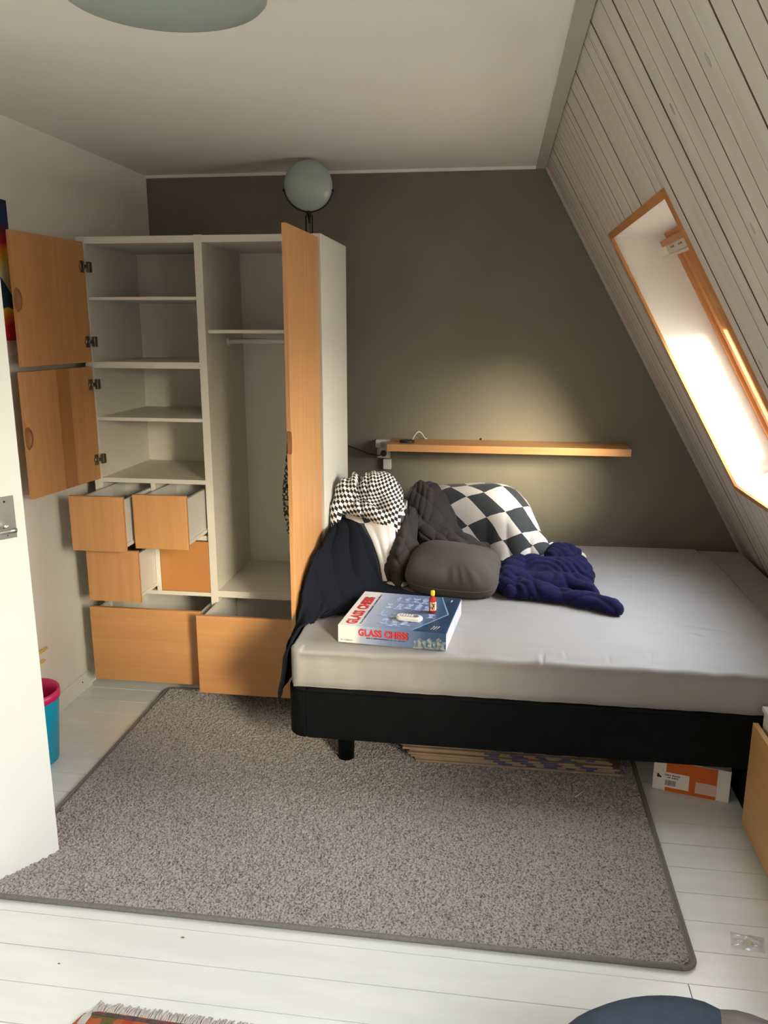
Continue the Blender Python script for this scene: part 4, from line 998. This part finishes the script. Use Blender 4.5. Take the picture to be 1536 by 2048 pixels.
# ------------------------------------------------------------------ low cabinet on the right
lc = thing('low_cabinet', 'low white cabinet under the slope with its beech drawer front pulled out', 'cabinet', (3.1,-2.4,0))
MB().box(2.850, 3.255, -3.05, -1.803, .0, .452, .0015).build('cabinet_body', m_lam, lc)
MB().box(2.844, 3.262, -3.06, -1.797, .452, .468, .0015).build('cabinet_top', m_plastic, lc)
dw = MB().box(2.838, 2.8495, -2.52, -1.82, .03, .36).build('drawer', m_lamd, lc)
MB().box(2.820, 2.838, -2.54, -1.797, .022, .406, .0015).build('drawer_front', m_beech_y, dw)

# ------------------------------------------------------------------ under the bed
m_kraft = mat('brown_cardboard', (.34,.245,.155), .8, (.27,.19,.12), 20); m_kblue = mat('blue_print_on_card', (.03,.045,.16), .7)
rs = random.Random(11)
places = ['lowest', 'second from the bottom', 'third from the bottom', 'middle', 'third from the top', 'second from the top', 'topmost']
for i in range(7):
    z = .019+.0112*i; dx = -.010*i+rs.uniform(-.012,.012); xa = 1.655+dx*.9; xb = 2.452+rs.uniform(-.02,.01)-.008*i; ya = -1.552+rs.uniform(-.006,.006)
    cdb = thing('cardboard_sheet', 'flat sheet of brown cardboard under the bed, %s of the stack' % places[i], 'cardboard', ((xa+xb)/2,(ya-.25)/1,z), group='cardboard sheets stacked under the bed')
    cdb.location = ((xa+xb)/2, ya+.2, z)
    MB().box(xa, xb, ya, ya+.40, z, z+.0085, .001).build('sheet', m_kraft, cdb)
    x = 1.95+rs.uniform(-.03,.03)
    q = MB()
    while x < xb-.08:
        wv = rs.uniform(.03,.07)
        if i > 0: q.box(x, x+wv, ya-.0006, ya+.002, z+.0012, z+.0075)
        x += wv+rs.uniform(.03,.07)
    if i > 0: q.build('blue_print', m_kblue, cdb, kind='stuff')
    else: q.bm.free()
# shoe box
sb = thing('shoe_box', 'orange and white shoe box lying on the floor under the bed', 'box', (2.560,-1.578,.0005), -math.radians(14))
m_or = mat('orange_card', C255(205,95,15), .6, C255(196,88,12), 8)
L_, D_, H_ = .268, .20, .126
MB().box(0, L_, 0, D_, 0, H_, .001).build('box_body', m_cardw, sb, local=True)
MB().box(.045, L_-.045, -.0012, .002, .001, H_-.002).build('orange_panel', m_or, sb, local=True)
quad_print('sticker', [(.006,-.0018,.016),(.128,-.0018,.016),(.128,-.0018,.078),(.006,-.0018,.078)], m_cardw, sb)
quad_print('sticker', [(.150,-.0018,.014),(.222,-.0018,.014),(.222,-.0018,.060),(.150,-.0018,.060)], mat('pale_pink_sticker', C255(205,180,172), .6), sb)
q = MB(); q.poly([(.014,-.0022,.052),(.030,-.0022,.052),(.031,-.0022,.057),(.024,-.0022,.061),(.020,-.0022,.068),(.014,-.0022,.066)], (0,.0003,0)); q.build('shoe_mark', m_ink, sb, local=True)
scribble(sb, (.042,-.0022,.064), (1,0,0), (0,0,1), .050, .0075, m_ink, 21); scribble(sb, (.042,-.0022,.054), (1,0,0), (0,0,1), .045, .006, m_ink, 22)
q = MB(); x = .044; rs2 = random.Random(3)
while x < .080: w_ = rs2.uniform(.0008,.0022); q.box(x, x+w_, -.0022, -.0019, .024, .046); x += w_+rs2.uniform(.0008,.0016)
q.build('barcode', m_ink, sb, local=True)

# ------------------------------------------------------------------ small things on the floor
# zip bag
def bagmesh():
    q = MB(); n = 14; V = []
    for j in range(n):
        for i in range(n):
            u, v = i/(n-1), j/(n-1); e_ = min(u, v, 1-u, 1-v); h = .0008+.010*min(1, e_*5)*(.55+.45*math.sin(u*9+v*5)*math.cos(v*11-u*3))
            V.append(q.bm.verts.new((-.045+.09*u+.006*v, -.032+.064*v, h)))
    for j in range(n-1):
        for i in range(n-1): f = q.bm.faces.new((V[j*n+i], V[j*n+i+1], V[(j+1)*n+i+1], V[(j+1)*n+i])); f.smooth = True
    return q
zb = thing('zip_bag', 'small clear plastic zip bag lying on the white boards at the right', 'bag', (2.682,-2.352,.0005), -.12)
m_clear = mat('clear_plastic_film', (.86,.86,.84), .15, (.72,.72,.70), 40, spec=.8, alpha=.55)
bagmesh().build('bag_film', m_clear, zb, local=True)
MB().box(-.036, .048, .026, .031, .0005, .0022, .0005).build('zip_strip', m_plastic, zb, local=True)
MB().sphere((.004,-.004,.004), .010, (1.2,1,.45), 10).build('bag_content', mat('beige_bits', (.55,.48,.33), .6), zb, local=True)
th_ = MB().tube([(2.262,-1.715,.021),(2.28,-1.69,.0215),(2.30,-1.665,.021)], .0022, 6).build('paper_shred', m_plastic); centre(th_); tag(th_, 'thin white paper shred lying on the grey rug in front of the bed', 'paper')
m_chip = mat('brown_leaf_bit', (.30,.12,.05), .7)
for (x, y, s_, lb) in ((1.085,-2.560,.004,'tiny brown crumb on the floorboards in front of the rug, right of the middle'),(.785,-2.70,.003,'tiny dark crumb on the floorboards left of the patterned mat')):
    o = MB().sphere((0,0,.0012), s_, (1.4,.7,.35), 8).build('crumb', m_chip, local=True); o.location = (x, y, 0); tag(o, lb, 'crumb')

# patterned mat with fringe, bottom edge of the picture
mt = thing('fringed_mat', 'orange and olive patterned mat with a pale fringe at the bottom left', 'rug', (1.18,-3.1,0), 0)
def mat_pattern():
    m = mat('kilim_pattern', (.30,.10,.03), .95, bump=.5, bscale=300); t = m.node_tree; b = t.nodes['Principled BSDF']
    tc = t.nodes.new('ShaderNodeTexCoord'); n = t.nodes.new('ShaderNodeTexNoise'); n.inputs['Scale'].default_value = 14; n.inputs['Detail'].default_value = 1
    t.links.new(tc.outputs['Object'], n.inputs['Vector']); r = t.nodes.new('ShaderNodeValToRGB'); r.color_ramp.interpolation = 'CONSTANT'; t.links.new(n.outputs[0], r.inputs[0]); t.links.new(r.outputs[0], b.inputs['Base Color'])
    el = r.color_ramp.elements; el[0].position = 0; el[0].color = (*C255(70,72,30),1); el[1].position = .50; el[1].color = (*C255(160,82,45),1)
    for p, c in ((.42,C255(92,80,38)),(.58,C255(150,60,35)),(.64,C255(60,55,70))): e_ = el.new(p); e_.color = (*c,1)
    return m
ma_ = math.radians(-1.5)
def mp_(x, y, z): return (.955+x*math.cos(ma_)-y*math.sin(ma_), -2.838+x*math.sin(ma_)+y*math.cos(ma_), z)
ol = [(-.03,-.5),(.50,-.5),(.50,0),(.02,0),(-.015,-.012),(-.03,-.05)]
q = MB(); q.poly([mp_(x,y,.001) for x,y in ol], (0,0,.007)); q.build('woven_field', mat_pattern(), mt)
q = MB(); q.poly([mp_(x,y,.0082) for x,y in ((.0,-.013),(.50,-.013),(.50,-.004),(.01,-.004))], (0,0,.0012)); q.build('dark_border', mat('dark_wool', (.05,.04,.05), .95, (.12,.06,.05), 90), mt)
q = MB(); rf = random.Random(8)
for i in range(150):
    x = .0+i*.0033; l_ = rf.uniform(.024,.036); s_ = rf.uniform(-.004,.004)
    q.tube([mp_(x,-.004,.006), mp_(x+s_,l_*.5,.006), mp_(x+s_*2,l_,.0025)], .0016, 4)
for i in range(10): q.tube([mp_(0,-.002,.008), mp_(-.012+i*.002,-.03+rf.uniform(0,.01),.012), mp_(-.016+i*.002,-.045,.009)], .0018, 4)
q.build('fringe', mat('fringe_wool', (.52,.47,.42), .95), mt, kind='stuff')

# round pouf, bottom right
pf = thing('pouf', 'round floor pouf with dark blue and grey fabric segments at the bottom right', 'pouf', (2.36,-3.27,0))
m_pb = mat('dark_blue_denim', (.035,.060,.095), .9, (.045,.072,.11), 40, bump=.3, bscale=300); m_pg = mat('grey_fabric', (.20,.18,.18), .9, (.23,.21,.21), 40, bump=.3, bscale=300)
NS = 6
for s in range(NS):
    a0 = 2*PI*s/NS+1.36-2*PI/NS*0; q = MB(); nA, nR = 12, 18; V = []
    prof = [(0,.345),(.10,.349),(.18,.348),(.24,.342),(.27,.328),(.288,.30),(.295,.23),(.298,.17),(.292,.10),(.275,.05),(.25,.015),(.22,.001),(0,.001)]
    for i in range(nA+1):
        a = a0+2*PI/NS*i/nA; k = 1-.018*abs(2*i/nA-1)**6
        V.append([q.bm.verts.new((2.36+r*1.27*k*math.cos(a), -3.27+r*1.27*k*math.sin(a), z-(1-k)*.5)) for r, z in prof])
    for i in range(nA):
        for j in range(len(prof)-1):
            try: f = q.bm.faces.new((V[i][j], V[i][j+1], V[i+1][j+1], V[i+1][j])); f.smooth = True
            except ValueError: pass
    bmesh.ops.remove_doubles(q.bm, verts=q.bm.verts, dist=1e-5)
    q.build('fabric_segment', m_pb if s%2 == 0 else m_pg, pf, label='dark blue segment' if s%2 == 0 else 'grey segment')
MB().sphere((2.36,-3.27,.350), .014, (1,1,.5), 12).build('button', m_pb, pf)
